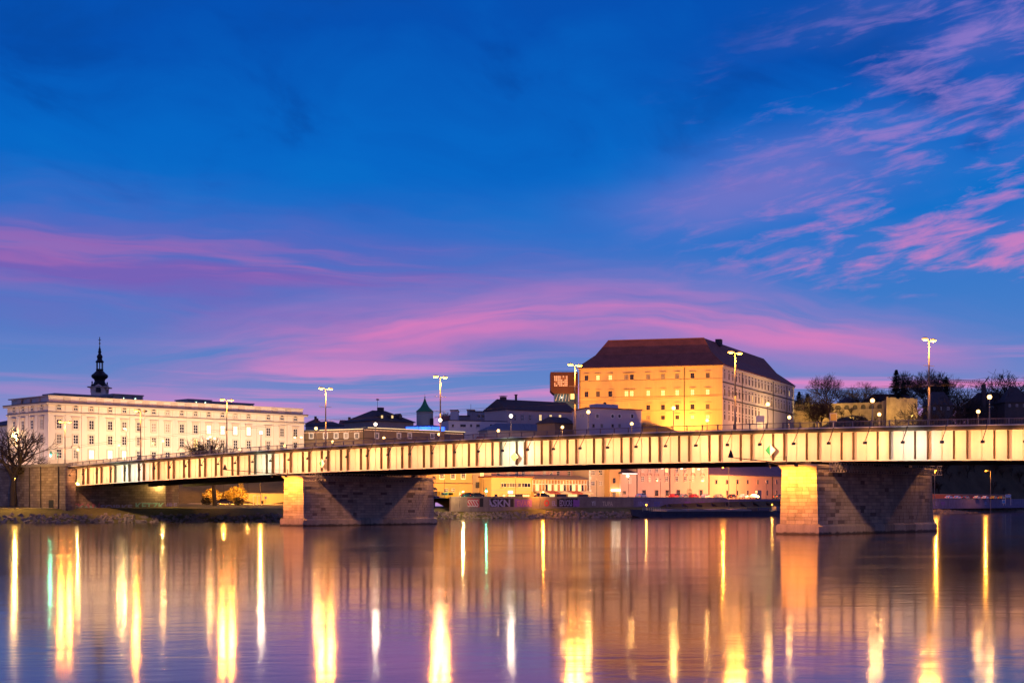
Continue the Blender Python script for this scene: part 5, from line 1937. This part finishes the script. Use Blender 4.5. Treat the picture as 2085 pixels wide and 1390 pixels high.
for i in range(9):
    g.tube((3 + i * .9, -1.8, 1.7), (3 + i * .9, -1.8, 2.75), .03, n=4)
g.tube((3, -1.8, 2.75), (10.2, -1.8, 2.75), .03, n=4).tube((3, -1.8, 2.25), (10.2, -1.8, 2.25), .025, n=4)
ob('rail', g.mesh('rail', m_white), bg)
g = G()
for i in range(8):
    x = 13 + i * 1.3
    g.tube((x, -1, 2.4 + .4 * (i % 2)), (x + 1.3, -1, 2.8 - .4 * (i % 2)), .04, n=4)
g.tube((13, -1, 2.4), (23.4, -1, 2.4), .05, n=4).tube((13, -1, 3.0), (23.4, -1, 3.0), .05, n=4)
ob('folded_crane', g.mesh('folded_crane', mat('rust_red', (.3, .1, .07), .6)), bg)
for x in (6.5, L - 1.2):
    ob('mast', G().tube((x, 0, 1.6), (x, 0, 3.4), .05, n=6).mesh('mast', m_white), bg)
    ob('mast_lamp', G().ball((x, 0, 3.5), .2, 8, 6).mesh('mast_lamp', l_sod), bg)
    arealight('mast_glow', T(x, 0, 3.5), .2, 1500, (1, .45, .08), bg, radius=.22)
ob('stern_post', G().box(L + .02, L + 1.1, -.7, .7, -.2, 3.0).mesh('stern_post', mat('mauve_steel', (.2, .16, .2), .6)), bg)

# traffic lights and signs
def traffic_light(u_, v_, Z_, zb, lab, arm=0):
    p = at(u_, v_, Z_)
    t = thing('traffic_light', lab, 'traffic light', (p.x + arm, p.y, zb), 0)
    h = p.z - zb
    ob('pole', G().tube((0, 0, 0), (0, 0, h + .6), .08, n=8).mesh('pole', m_pole), t)
    if arm:
        ob('arm', G().tube((0, 0, h + .55), (-arm, 0, h + .55), .05, n=6).mesh('arm', m_pole), t)
    ob('housing', G().box(-arm - .2, -arm + .2, -.32, -.09, h - .3, h + .95).mesh('housing', m_black), t)
    ob('green_lens', G().tube((-arm, -.33, h - .05), (-arm, -.37, h - .05), .19, n=12).mesh('green_lens', l_green), t)
    arealight('green_glow', T(-arm, -.7, h - .05), .1, 420, (.1, 1, .55), t, radius=.18)
    for k in (1, 2):
        ob('dark_lens', G().tube((-arm, -.33, h - .05 + .38 * k), (-arm, -.36, h - .05 + .38 * k), .14, n=12).mesh('dark_lens', m_iron), t)


traffic_light(990, 999, 392, 5.3, 'traffic light showing green above the quay wall')
traffic_light(104, 926.5, 345, zc(SA) - .2, 'traffic light showing green on the approach left of the bridge end', 1.6)
def panel_sign(u0, u1, v0, v1, Z_, zb, m_face, lab, txt=None, tm=None, posts=2):
    a, b_ = at(u0, v1, Z_), at(u1, v0, Z_)
    t = thing('sign_board', lab, 'sign', (a.x, a.y, zb), 0)
    w, z0, z1 = b_.x - a.x, a.z - zb, b_.z - zb
    ob('panel', G().box(0, w, 0, .08, z0, z1).mesh('panel', m_face), t)
    ob('frame', G().box(-.08, w + .08, .082, .14, z0 - .08, z1 + .08).mesh('frame', m_white), t)
    for x in ([0, w] if posts == 2 else [w / 2]):
        ob('post', G().tube((x, .2, 0), (x, .2, z1), .06, n=6).mesh('post', m_white), t)
    if txt:
        letters('lettering', txt, (z1 - z0) * .5, tm, t, T(w / 2, -.012, z0 + (z1 - z0) * .3), .0, w * .8)


m_blue = mat('sign_blue', (.05, .22, .6), .4, .05, 1)
panel_sign(2047.5, 2058.5, 1006.5, 1012.5, 600, 2.9, m_blue, 'blue portal sign on the bank at the right', 'LINZ', m_white)
panel_sign(2041, 2046.5, 1017.5, 1024, 598, 2.9, m_blue, 'small blue square sign at the foot of the blue portal sign', None, None, 1)
panel_sign(1541, 1555.5, 847, 858, 214.5, zc(10) - .3, m_white, 'white and blue billboard above the bridge railing before the castle', None, None, 2)
panel_sign(1691, 1703, 842, 856, 207, zc(-1) - .3, m_syel, 'yellow and white board behind the bridge railing below the bare tree', None, None, 1)

# floodlights that wash the facades
def flood(p, q_, power, col, lab, spot=120, h=.5, blend=.7):
    t = thing('ground_floodlight', lab, 'floodlight', (p[0], p[1], p[2]), 0, 'facade floodlights')
    ob('stand', G().tube((0, 0, min(-1, hgt(p[0], p[1]) - p[2])), (0, 0, h), .06, n=6).mesh('stand', m_iron), t)
    M = WM[t].inverted() @ aim((p[0], p[1], p[2] + h + .3), q_)
    ob('lamp_head', G().box(-.3, .3, -.22, .22, .06, .4).mesh('lamp_head', m_iron), t, M)
    arealight('lamp_beam', M, .3, power, col, t, spot=spot, blend=blend, radius=.25)


dirF = (MF.to_3x3() @ Vector((1, 0, 0)))
nrmF = (MF.to_3x3() @ Vector((0, -1, 0)))
for i in range(7):
    x = LF * (i + .5) / 7
    base = MF @ Vector((x, -27, 0))
    tg = MF @ Vector((x, 0, 21))
    flood((base.x, base.y, 12.2), tg, 15500, (1, .74, .47), 'floodlight before the palace front, %s from its left corner' % ordn[i], 140)
for i in range(2):
    base = MS @ Vector((LS * (.25 + .5 * i), -12, 0))
    flood((base.x, base.y, 11.5), MS @ Vector((LS * (.3 + .4 * i), 0, 22)), 8000, (1, .62, .42), 'floodlight before the short side of the palace, %s one' % ('left' if i == 0 else 'right'), 140)
nF = (FM.to_3x3() @ Vector((0, -1, 0)))
for i, (x, pw) in enumerate(((2, 88000), (19, 66000), (36, 66000), (52, 54000))):
    base = FM @ Vector((x, -30, 0))
    flood((base.x, base.y, hgt(base.x, base.y) + 1.2 if False else 27), FM @ Vector((x, 0, 45)), pw, (1, .36, .03), 'floodlight at the foot of the yellow castle front, %s from the left' % ordn[i], 150)
for i, (x, pw) in enumerate(((31, 15000), (39, 19000), (47, 9000))):
    base = FM @ Vector((x, -9, 0))
    flood((base.x, base.y, 29.5), FM @ Vector((x, 0, 36)), pw, (1, .5, .1), 'small floodlight close under the castle front, %s from the left' % ordn[i], 120, blend=1)
for i, (x, pw, c) in enumerate(((18, 34000, (1, .40, .13)), (58, 62000, (1, .55, .2)), (92, 34000, (1, .62, .32)))):
    base = RM @ Vector((x, -20, 0))
    flood((base.x, base.y, 29), RM @ Vector((x, 0, 40)), pw, c, 'floodlight at the long castle side, %s from the corner' % ordn[i], 150)
# wall lamps of the quay street (between the houses and the wall)
for i, (u_, Z_, pw, c) in enumerate(((905, 398, 1200, (1, .36, .045)), (985, 400, 1000, (1, .50, .12)), (1050, 404, 1000, (1, .45, .08)), (1130, 413, 1300, (1, .45, .10)), (1215, 424, 650, (1, .52, .16)), (1280, 430, 800, (1, .45, .15)), (1345, 437, 520, (1, .42, .26)), (1405, 446, 600, (1, .42, .26)), (1500, 457, 3000, (1, .38, .12)), (1560, 474, 6000, (1, .36, .11)))):
    p = px(u_, Z_)
    t = thing('quay_lantern', 'lantern on the quay street before the old houses, %s from the left' % ordn[i], 'lantern', (p.x, p.y, 5.3), 0, 'quay lanterns')
    ob('post', G().tube((0, 0, 0), (0, 0, 5.2), .06, n=6).mesh('post', m_iron), t)
    ob('hood', G().lathe([(.28, 5.55), (.2, 5.7), (.03, 5.8)], 8).mesh('hood', m_iron), t)
    arealight('lantern_glow', aim((0, 0, 5.35), (-6, 9.5, 6.6)), .2, pw * 11, c, t, spot=172, blend=.3, radius=.2)

# unseen lamps added to brighten and warm the old town fronts behind the bridge
for i, (u_, Z_, pw, zz, tu, tv, tz) in enumerate(((690, 424, 7000, 12.5, 690, 880, 446), (800, 432, 7000, 12.5, 810, 880, 452), (890, 446, 5000, 12.5, 900, 880, 462), (1090, 490, 5000, 16, 1090, 848, 520), (1250, 455, 3200, 15, 1250, 850, 480), (960, 480, 3500, 16, 965, 860, 503))):
    p = px(u_, Z_)
    t = thing('town_fill_light', 'added unseen fill light in the old town behind the bridge, %s from the left' % ordn[i], 'lantern', (p.x, p.y, hgt(p.x, p.y)), 0, 'old town fill lights')
    hh = zz - hgt(p.x, p.y)
    ob('post', G().tube((0, 0, 0), (0, 0, hh), .06, n=6).mesh('post', m_iron), t)
    ob('hood', G().lathe([(.28, hh + .35), (.2, hh + .5), (.03, hh + .6)], 8).mesh('hood', m_iron), t)
    arealight('lantern_glow', WM[t].inverted() @ aim((p.x, p.y, zz + .15), at(tu, tv, tz)), .2, pw, (1, .5, .16) if i < 3 else (1, .6, .4), t, spot=165, blend=.5, radius=.2)

p0, p1 = px(1880, 578), px(2046, 640)
t = thing('garden_wall', 'low reddish wall behind the cars parked right of the near pier', 'wall', (p0.x, p0.y, 5), math.atan2(p1.y - p0.y, p1.x - p0.x))
M = face(p0, p1, 0)
fbox('panel', t, M, 0, flen(p0, p1), 0, .4, 4.6, 7.4, mat('red_plaster', (.42, .14, .09), .85, .15, .4, streak=.1))
fbox('coping', t, M, -.1, flen(p0, p1) + .1, -.08, .48, 7.403, 7.55, m_conc)
# ------------------------------------------------------------------ trees
def bare_tree(seed, h, spread=.55, levels=6, r0=None, upright=.25, lean=0, fork=.22, twig=.012):
    rg = random.Random(seed)
    tr, cr = G(), G()
    r0 = r0 or h * .022

    def grow(p, d, L, r, lev):
        n = 3 if lev < 3 else 2
        q = p
        dd = d
        g = tr if lev == 0 else cr
        for i in range(n):
            dd = (dd + Vector((rg.uniform(-1, 1), rg.uniform(-1, 1), rg.uniform(-.4, 1) * upright)) * .17).normalized()
            q2 = q + dd * L / n
            ra, rb = r * (1 - .35 * i / n), r * (1 - .35 * (i + 1) / n)
            g.tube(q, q2, max(ra, twig), max(rb, twig), 7 if lev == 0 else (5 if lev < 3 else 3), cap=False)
            if lev < levels - 1 and lev > 0 and i < n - 1 and rg.random() < .75:
                side(q2, dd, L * rg.uniform(.5, .7), rb * .55, lev + 1)
            q = q2
        if lev < levels - 1:
            k = rg.choice((2, 3, 3)) if lev else 4
            a0 = rg.random() * 6.28
            for j in range(k):
                an = a0 + 6.283 * j / k + rg.uniform(-.4, .4)
                x = dd.orthogonal().normalized()
                y = dd.cross(x)
                sp_ = spread * rg.uniform(.7, 1.25)
                nd = (dd * math.cos(sp_) + (x * math.cos(an) + y * math.sin(an)) * math.sin(sp_))
                nd.z += upright * .5
                grow(q, nd.normalized(), L * rg.uniform(.62, .82), r * .62 * rg.uniform(.8, 1.05), lev + 1)

    def side(p, d, L, r, lev):
        an = rg.random() * 6.28
        x = d.orthogonal().normalized()
        y = d.cross(x)
        nd = (d * .55 + (x * math.cos(an) + y * math.sin(an)) * .8)
        nd.z += upright * .4
        grow(p, nd.normalized(), L, r, lev)
    grow(Vector((0, 0, 0)), Vector((lean, 0, 1)).normalized(), h * fork, r0, 0)
    zm = max(v[2] for v in cr.v)
    k = h / zm
    for g in (tr, cr):
        g.v = [(a * k, b * k, c * k) for a, b, c in g.v]
    return tr, cr


def place_tree(name, label, data, loc, rz=0, sc=1.0, mats=(m_bark, m_bark), group='bare trees', sx=1.0):
    t = ob(name, None, None, T(loc[0], loc[1], loc[2], rz, (sc * sx, sc * sx, sc)), label, 'tree', group)
    ob('trunk', data[0], t)
    ob('crown', data[1], t)
    return t


TD = []
for i, (sd, sp_, up, fk, tw) in enumerate(((3, .55, .25, .22, .012), (9, .5, .35, .25, .014), (17, .62, .2, .15, .014), (23, .45, .45, .2, .014))):
    a, b_ = bare_tree(sd, 12, sp_, 7, r0=.2, upright=up, fork=fk, twig=tw)
    TD.append((a.mesh('trunk', m_bark, True), b_.mesh('crown', m_bark)))
g_near = bare_tree(33, 11.5, .46, 6, r0=.38, upright=.12, fork=.26, twig=.017)
near_t = (g_near[0].mesh('trunk', m_bark, True), g_near[1].mesh('crown', m_bark))
p = px(27, 322)
place_tree('bare_tree', 'big bare forked tree on the lawn at the left edge', near_t, (p.x, p.y, zof(1029, 322) - .1), .4, (zof(864, 322) - zof(1030, 322)) / 11.5, sx=1.25, group='bare trees on the left bank')
p = px(437, 343)
place_tree('bare_tree', 'bare tree rising behind the left span, forked trunk visible below the deck', near_t, (p.x, p.y, hgt(p.x, p.y) - .1), 2.1, (zof(884, 343) - hgt(p.x, p.y)) / 11.5, group='bare trees on the left bank', sx=.9)
for (u_, vt, vb, Z_, k_, lab, sx_) in ((405, 893, 960, 352, 2, 'small bare tree poking over the bridge before the white palace, left one', 1.3), 
                                       (490, 965, 1010, 372, 3, 'young staked tree in the lit park under the left span', .6),
                                       (744, 856, 880, 610, 2, 'small bare tree on the skyline left of the hipped house', 1.4), (905, 838, 866, 600, 2, 'small bare tree on the skyline right of the green turret', 1.6)):
    p = px(u_, Z_)
    zb = zof(vb, Z_)
    place_tree('bare_tree', lab, TD[k_], (p.x, p.y, zb), u_, (zof(vt, Z_) - zb) / 12, group='bare trees in town', sx=sx_)
HT = [(1690, 757, 850, 600, 0, 'tall bare tree standing alone on the hill right of the castle', 1.0), (1655, 800, 850, 640, 2, 'low bare tree beside the castle end', 1.3), (1725, 788, 830, 660, 2, 'bare tree behind the lone tall tree, to its right', 1.5), (1745, 806, 835, 690, 2, 'small bare tree beside the little dark roof', 1.4), (1765, 775, 830, 640, 1, 'bare tree left of the big conifer', 1.25),
      (1853, 752, 825, 640, 3, 'tall bare tree right of the big conifer', 1.2), (1874, 751, 825, 655, 1, 'bare tree just left of the rightmost tall lamp', 1.2), (1908, 752, 825, 650, 3, 'bare tree just right of the rightmost tall lamp', 1.3), (1921, 762, 825, 640, 1, 'bare tree behind the slim dark conifer', 1.1), (1950, 783, 825, 620, 2, 'low bare tree left of the crane jib', 1.3), (1964, 790, 830, 630, 1, 'low bare tree under the crane jib', 1.2),
      (2043, 748, 812, 640, 0, 'broad bare tree on the skyline near the right edge', 1.5), (2078, 780, 815, 660, 2, 'bare tree at the right edge of the skyline', 1.3), (1630, 795, 845, 690, 3, 'bare tree just right of the castle end', 1.0), (1672, 805, 855, 615, 2, 'bushy bare tree before the arcade wall', 1.3), (1888, 810, 852, 560, 2, 'bare shrub tree right of the lit bastion', 1.2), (1785, 790, 835, 650, 2, 'bare tree under the big conifer', 1.4)]
for (u_, vt, vb, Z_, k_, lab, sx_) in HT:
    p = px(u_, Z_)
    Z_ = Z_ * (1.14 if u_ > 1790 else 1.04)
    p = px(u_, Z_)
    zb = min(zof(vb, Z_) - 2, hgt(p.x, p.y) - .3)
    place_tree('bare_tree', lab, TD[k_], (p.x, p.y, zb), u_ * 1.7, (zof(vt, Z_) - zb) / 12, group='bare trees on the castle hill', sx=sx_)


def conifer(seed, h, r, slim=False):
    rg = random.Random(seed)
    tr, cr = G(), G()
    tr.tube((0, 0, 0), (0, 0, h * .97), h * .02, .03, 7, cap=False)
    n = int(h * (60 if not slim else 40))
    for i in range(n):
        t = rg.random() ** .8
        z = h * (.08 + .9 * t)
        R_ = r * (1 - t) ** (.8 if not slim else .35) * rg.uniform(.55, 1.05) + .15
        an = rg.random() * 6.283
        d = Vector((math.cos(an), math.sin(an), -.28 + .3 * t))
        s_ = Vector((-math.sin(an), math.cos(an), 0))
        m_ = max(2, int(R_ / .35))
        for j in range(m_):
            a = j / m_
            c = Vector((0, 0, z)) + d * R_ * a
            w = .42 * (1.15 - a)
            for q in (-1, 1):
                tip = c + d * R_ / m_ * 1.2 + s_ * q * w * rg.uniform(.5, 1.1) + Vector((0, 0, rg.uniform(-.2, .05)))
                cr.add([c, tip, c + d * R_ / m_ * .7 + Vector((0, 0, -.12))], [(0, 1, 2)])
    return tr.mesh('trunk', m_bark), cr.mesh('crown', m_ev)


big = conifer(1, 14, 4.2)
slim = conifer(2, 12, 1.3, True)
for (u_, vt, vb, Z_, d_, h_, lab) in ((1825, 750, 835, 630, big, 14, 'big dark conifer on the hill left of the rightmost tall lamp'), (1840, 773, 835, 640, big, 14, 'smaller dark conifer beside the big one'), (1627, 795, 850, 700, big, 14, 'dark conifer just behind the castle end'), (1926, 764, 832, 625, slim, 12, 'slim dark conifer on the skyline right of the rightmost tall lamp'), (1644, 800, 846, 690, slim, 12, 'slim dark conifer left of the lone tall tree')):
    p = px(u_, Z_)
    Z_ = Z_ * (1.14 if u_ > 1790 else 1.02)
    p = px(u_, Z_)
    zb = min(zof(vb, Z_) - 2, hgt(p.x, p.y) - .3)
    place_tree('conifer', lab, d_, (p.x, p.y, zb), u_, (zof(vt, Z_) - zb) / h_, group='conifers on the hill')


def leafy(seed, r, n, m, flat=.8):
    rg = random.Random(seed)
    g = G()
    for _ in range(n):
        v = Vector((rg.gauss(0, 1), rg.gauss(0, 1), rg.gauss(0, 1))).normalized() * r * rg.random() ** .35
        v.z = v.z * flat + r * flat
        s_ = r * rg.uniform(.05, .11)
        a = Vector((rg.uniform(-1, 1), rg.uniform(-1, 1), rg.uniform(-1, 1))).normalized() * s_
        b_ = a.orthogonal().normalized() * s_ * .7
        g.add([v - a, v + b_, v + a, v - b_], [(0, 1, 2, 3)])
    tr = G()
    for k in range(7):
        an = k * .9
        tr.tube((0, 0, -.2), (math.cos(an) * r * .5, math.sin(an) * r * .5, r * 1.1), .05, .02, 4, cap=False)
    return tr.mesh('stem', m_bark), g.mesh('foliage', m)


bush = leafy(4, 2.0, 900, m_bush)
bush_d = leafy(5, 1.6, 700, m_ev)
for (u_, v_, Z_, d_, s_, lab) in ((481, 1012, 372, bush, 1.5, 'round yellow-lit shrub in the park under the left span'), (486, 1019, 352, bush_d, .85, 'dark round bush in front of the yellow-lit shrub'), (431, 1020, 366, bush, 1.3, 'yellow-lit shrub right behind the forked tree under the bridge'), (462, 1014, 376, bush, 1.1, 'low yellow shrub left of the round one'), (420, 1022, 352, bush_d, .8, 'dark bush at the end of the abutment'),
                                  (1756, 862, 632, bush_d, 1.4, 'dark bush on the slope below the arcade wall'), (1662, 862, 636, bush_d, 1.8, 'dark bush on the slope beside the castle'), (1590, 850, 612, bush_d, 1.2, 'hedge bush at the long castle side'), (1802, 842, 628, bush_d, 1.6, 'dark bush left of the lit bastion')):
    p = px(u_, Z_)
    t = ob('bush', None, None, T(p.x, p.y, hgt(p.x, p.y) - .2, u_, (s_, s_, s_)), lab, 'bush', 'bushes')
    ob('stem', d_[0], t)
    ob('foliage', d_[1], t)

# leafless wood on the slope to the right and the hill top: one mass
g = G()
rg = random.Random(77)
src = bare_tree(41, 9, .5, 4, upright=.4, fork=.25, twig=.05)
sv = src[0].v + src[1].v
off = len(src[0].v)
sf = src[0].f + [tuple(i + off for i in f) for f in src[1].f]
cnt = 0
while cnt < 260:
    x = rg.uniform(95, 330)
    y = rg.uniform(500, 820)
    d = bank_d(x, y)
    u_ = UC + F * x / y
    if d < 36 or d > 66 or u_ < 1600 or u_ > 2250:
        continue
    if d > 75 and u_ < 1880:
        continue
    s_ = rg.uniform(.4, .85) * (1 if d < 55 else .6)
    an = rg.random() * 6.28
    z = hgt(x, y, d) - .3
    ca_, sa_ = math.cos(an) * s_, math.sin(an) * s_
    g.add([(x + a * ca_ - b_ * sa_, y + a * sa_ + b_ * ca_, z + c * s_) for a, b_, c in sv], sf)
    cnt += 1
ob('leafless_wood', g.mesh('leafless_wood', mat('wood_bark', (.035, .024, .018), .9)), label='dark leafless wood covering the slope on the right', cat='wood', kind='stuff')

# ------------------------------------------------------------------ old walls and houses on the right-hand hill
m_old = mat('old_masonry', (.36, .26, .15), .9, .45, .35, .8, fine=1.8)
A0_, A1_ = px(1617, 672), px(1800, 655)
t = thing('arcade_wall', 'old yellow-lit wall with blind arches right of the castle', 'wall', (A0_.x, A0_.y, 28), math.atan2(A1_.y - A0_.y, A1_.x - A0_.x))
M = face(A0_, A1_, 0)
L = flen(A0_, A1_)
zt = zof(822, 664)
zm_ = zof(834, 664)
fbox('lower_wall', t, M, 0, L, -1.2, 1, 27, zm_, m_old)
na = 11
pw = L / na
for i in range(na):
    g = G()
    x0, x1 = i * pw, (i + 1) * pw
    r_ = pw * .3
    xc = (x0 + x1) / 2
    zs_ = zt - r_ - .6
    n = 8
    arc_ = [(xc - math.cos(math.pi * k_ / n) * r_, zs_ + math.sin(math.pi * k_ / n) * r_) for k_ in range(n + 1)]
    g.side([(x0, zm_ + .003), (x0, zt), (x1, zt), (x1, zm_ + .003), (xc + r_, zm_ + .003)] + arc_[::-1] + [(xc - r_, zm_ + .003)], 0, .8)
    ob('arch_bay', g.mesh('arch_bay', m_old), t, WM[t].inverted() @ M)
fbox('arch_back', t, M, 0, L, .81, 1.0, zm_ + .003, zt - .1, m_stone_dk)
fbox('coping', t, M, -.2, L + .2, -.1, 1.1, zt + .003, zt + .25, m_old)
B0_, B1_ = px(1806, 640), px(1868, 640)
t = thing('bastion', 'rough old masonry bastion lit gold on the hill', 'bastion', (B0_.x, B0_.y, 24))
g = G()
rg = random.Random(9)
w_ = B1_.x - B0_.x
nx_, nz_ = 16, 9
zb_, zt_ = 0, zof(808, 640) - 24
for j in range(nz_ + 1):
    for i in range(nx_ + 1):
        x = w_ * i / nx_
        edge = .6 * (1 - j / nz_)
        g.v.append((x, -edge + rg.uniform(-.14, .14), zb_ + (zt_ - zb_) * j / nz_ + (rg.uniform(-.4, .25) - .8 * (i / nx_ > .3) * .6 if j == nz_ else 0)))
for j in range(nz_):
    for i in range(nx_):
        a = j * (nx_ + 1) + i
        g.f.append((a, a + 1, a + nx_ + 2, a + nx_ + 1))
        g.m.append(0)
g.box(0, w_, .4, 9, 0, zt_ - 1.1)
ob('rough_face', g.mesh('rough_face', m_old), t)
ob('corner_buttress', G().add([(-.9, -1.2, 0), (.7, -1.2, 0), (.7, .6, 0), (-.9, .6, 0), (-.3, -.5, zt_ + .2), (.4, -.5, zt_ + .2), (.4, .6, zt_ + .2), (-.3, .6, zt_ + .2)], [(0, 3, 2, 1), (4, 5, 6, 7), (0, 1, 5, 4), (1, 2, 6, 5), (2, 3, 7, 6), (3, 0, 4, 7)]).mesh('corner_buttress', m_old), t)
for i, (u_, Z_, v_, tu, tv, pw_, lab) in enumerate(((1822, 628, 853, 1820, 830, 8000, 'floodlight at the left foot of the bastion'), (1858, 628, 853, 1858, 835, 7000, 'floodlight at the right foot of the bastion'), (1648, 655, 850, 1650, 832, 8500, 'floodlight below the arcade wall, first from the castle'), (1685, 650, 852, 1688, 835, 10000, 'floodlight below the arcade wall, behind the lone tall tree'), (1735, 640, 852, 1738, 838, 8500, 'floodlight below the arcade wall, at its right end'))):
    p = at(u_, v_, Z_)
    q_ = at(tu, tv, 640 if i < 2 else 662)
    flood((p.x, p.y, p.z), q_, pw_, (1, .62, .16), lab, 130)
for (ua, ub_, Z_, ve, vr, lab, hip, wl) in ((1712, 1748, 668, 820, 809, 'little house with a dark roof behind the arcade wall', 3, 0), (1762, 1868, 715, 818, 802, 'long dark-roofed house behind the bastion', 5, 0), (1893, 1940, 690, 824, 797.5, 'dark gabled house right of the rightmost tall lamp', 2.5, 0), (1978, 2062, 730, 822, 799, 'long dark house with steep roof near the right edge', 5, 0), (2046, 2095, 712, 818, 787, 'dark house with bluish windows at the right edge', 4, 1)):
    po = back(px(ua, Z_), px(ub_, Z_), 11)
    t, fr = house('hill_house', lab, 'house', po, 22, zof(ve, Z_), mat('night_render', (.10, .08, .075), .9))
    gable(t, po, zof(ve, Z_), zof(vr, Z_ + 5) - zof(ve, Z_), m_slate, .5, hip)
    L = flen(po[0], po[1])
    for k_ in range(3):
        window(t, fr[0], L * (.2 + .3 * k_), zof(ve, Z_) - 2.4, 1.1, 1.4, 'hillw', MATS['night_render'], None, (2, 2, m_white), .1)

# tower crane far behind
p = at(2003, 797, 700)
t = thing('tower_crane', 'small tower crane on the skyline near the right edge', 'crane', (p.x, p.y, p.z - 12))
z1 = zof(781, 700) - p.z + 12
ob('mast', G().box(-.8, .8, -.8, .8, 0, z1).mesh('mast', m_iron), t)
Lj = p.x - px(1934, 700).x
g = G()
n = 18
for i in range(n):
    x0, x1 = -Lj * i / n, -Lj * (i + 1) / n
    za, zb_ = z1 + .3 + .04 * Lj * i / n, z1 + .3 + .04 * Lj * (i + 1) / n
    g.tube((x0, 0, za), (x1, 0, zb_), .12, n=4, cap=False).tube((x0, 0, za + 1.1), (x1, 0, zb_ + 1.1), .12, n=4, cap=False)
    g.tube((x0, 0, za), (x1, 0, zb_ + 1.1), .09, n=4, cap=False).tube((x1, 0, zb_), (x1, 0, zb_ + 1.1), .09, n=4, cap=False)
ob('jib', g.mesh('jib', m_tile), t)
ob('counter_jib', G().tube((0, 0, z1), (2.4, 0, z1 + 3.2), .25, n=6).mesh('counter_jib', m_iron), t)
ob('stay', G().tube((2.2, 0, z1 + 3), (-Lj * .35, 0, z1 + 1.7), .06, n=4).mesh('stay', m_iron), t)
ob('hook_block', G().box(-3.6, -3, -.3, .3, z1 - 1.6, z1 - .9).tube((-3.3, 0, z1 - .9), (-3.3, 0, z1 + .3), .04, n=4).mesh('hook_block', m_iron), t)

# ------------------------------------------------------------------ park under the left span
Pw0, Pw1 = px(415, 378.6), px(600, 387.6)
t = thing('park_wall', 'low orange-lit retaining wall of the park seen under the left span', 'wall', (Pw0.x, Pw0.y, 3), math.atan2(Pw1.y - Pw0.y, Pw1.x - Pw0.x))
M = face(Pw0, Pw1, 0)
L = flen(Pw0, Pw1)
fbox('panel', t, M, 0, L, 0, .5, 2.5, 6.4, mat('park_render', (.5, .36, .2), .85, .1, .3, streak=.08))
fbox('coping', t, M, -.1, L + .1, -.1, .6, 6.403, 6.55, m_conc)
p = px(520, 345)
for (u_, Z_, lab) in ((455, 360, 'lantern in the park, left of the round shrub'), (530, 366, 'lantern in the park, right of the round shrub'), (30, 309, 'lantern by the approach wall at the left edge'), (505, 338, 'unseen fill lantern added on the lawn before the park under the left span')):  # the lawn lantern is an unseen addition that raises the light on the bank
    p = px(u_, Z_)
    zb = hgt(p.x, p.y)
    t = thing('park_lantern', lab, 'lantern', (p.x, p.y, zb), 0, 'park lanterns')
    ob('post', G().tube((0, 0, 0), (0, 0, 6.4), .05, n=6).mesh('post', m_iron), t)
    ob('hood', G().lathe([(.25, 6.75), (.18, 6.88), (.03, 6.95)], 8).mesh('hood', m_iron), t)
    if Z_ > 350:
        arealight('lantern_glow', aim((0, 0, 6.55), (2, 16, 6.0)), .2, 42000, (1, .40, .05), t, spot=165, blend=.5, radius=.18)
        arealight('lantern_spill', T(0, 0, 6.5), .2, 5000, (1, .45, .06), t, radius=.18)
    else:
        arealight('lantern_glow', T(0, 0, 6.55), .2, 4200 if u_ < 100 else 2600, (1, .5, .09), t, radius=.18)
g = G()
r0_, r1_ = px(380, 358), px(640, 366)
g.add([(r0_.x, r0_.y, hgt(*r0_) + .12), (r1_.x, r1_.y, hgt(*r1_) + .25), (r1_.x, r1_.y + 5, hgt(r1_.x, r1_.y + 5) + .25), (r0_.x, r0_.y + 5, hgt(r0_.x, r0_.y + 5) + .2)], [(0, 1, 2, 3)])
ob('park_road', g.mesh('park_road', m_path), kind='structure')
# goal-like planting frame, litter bin and small signs in the park
p = px(524, 362)
zb = hgt(p.x, p.y)
t = thing('trellis', 'white wooden planting frame around the young tree in the park', 'trellis', (p.x, p.y, zb))
for x in (-1, 0, 1):
    ob('post', G().box(x - .07, x + .07, -.07, .07, 0, 2.3).mesh('post', m_white), t)
ob('beam', G().box(-1.1, 1.1, -.06, .06, 2.303, 2.45).mesh('beam', m_white), t)
for (u_, hh, mm, lab) in ((534, 1.1, m_black, 'dark litter bin in the park right of the trellis'), ):
    p = px(u_, 360)
    t = thing('litter_bin', lab, 'bin', (p.x, p.y, hgt(p.x, p.y)))
    ob('bucket', G().lathe([(.2, .35), (.28, 1.1), (.25, 1.12)], 10).mesh('bucket', mm), t)
    ob('post', G().tube((.35, 0, 0), (.35, 0, 1.3), .04, n=6).mesh('post', m_iron), t)
p = px(541, 360)
t = thing('road_sign', 'round white road sign on a post in the park', 'sign', (p.x, p.y, hgt(p.x, p.y)))
ob('post', G().tube((0, 0, 0), (0, 0, 2.2), .04, n=6).mesh('post', m_pole), t)
ob('disc', G().tube((0, -.05, 1.9), (0, -.09, 1.9), .33, n=16).mesh('disc', m_white), t)
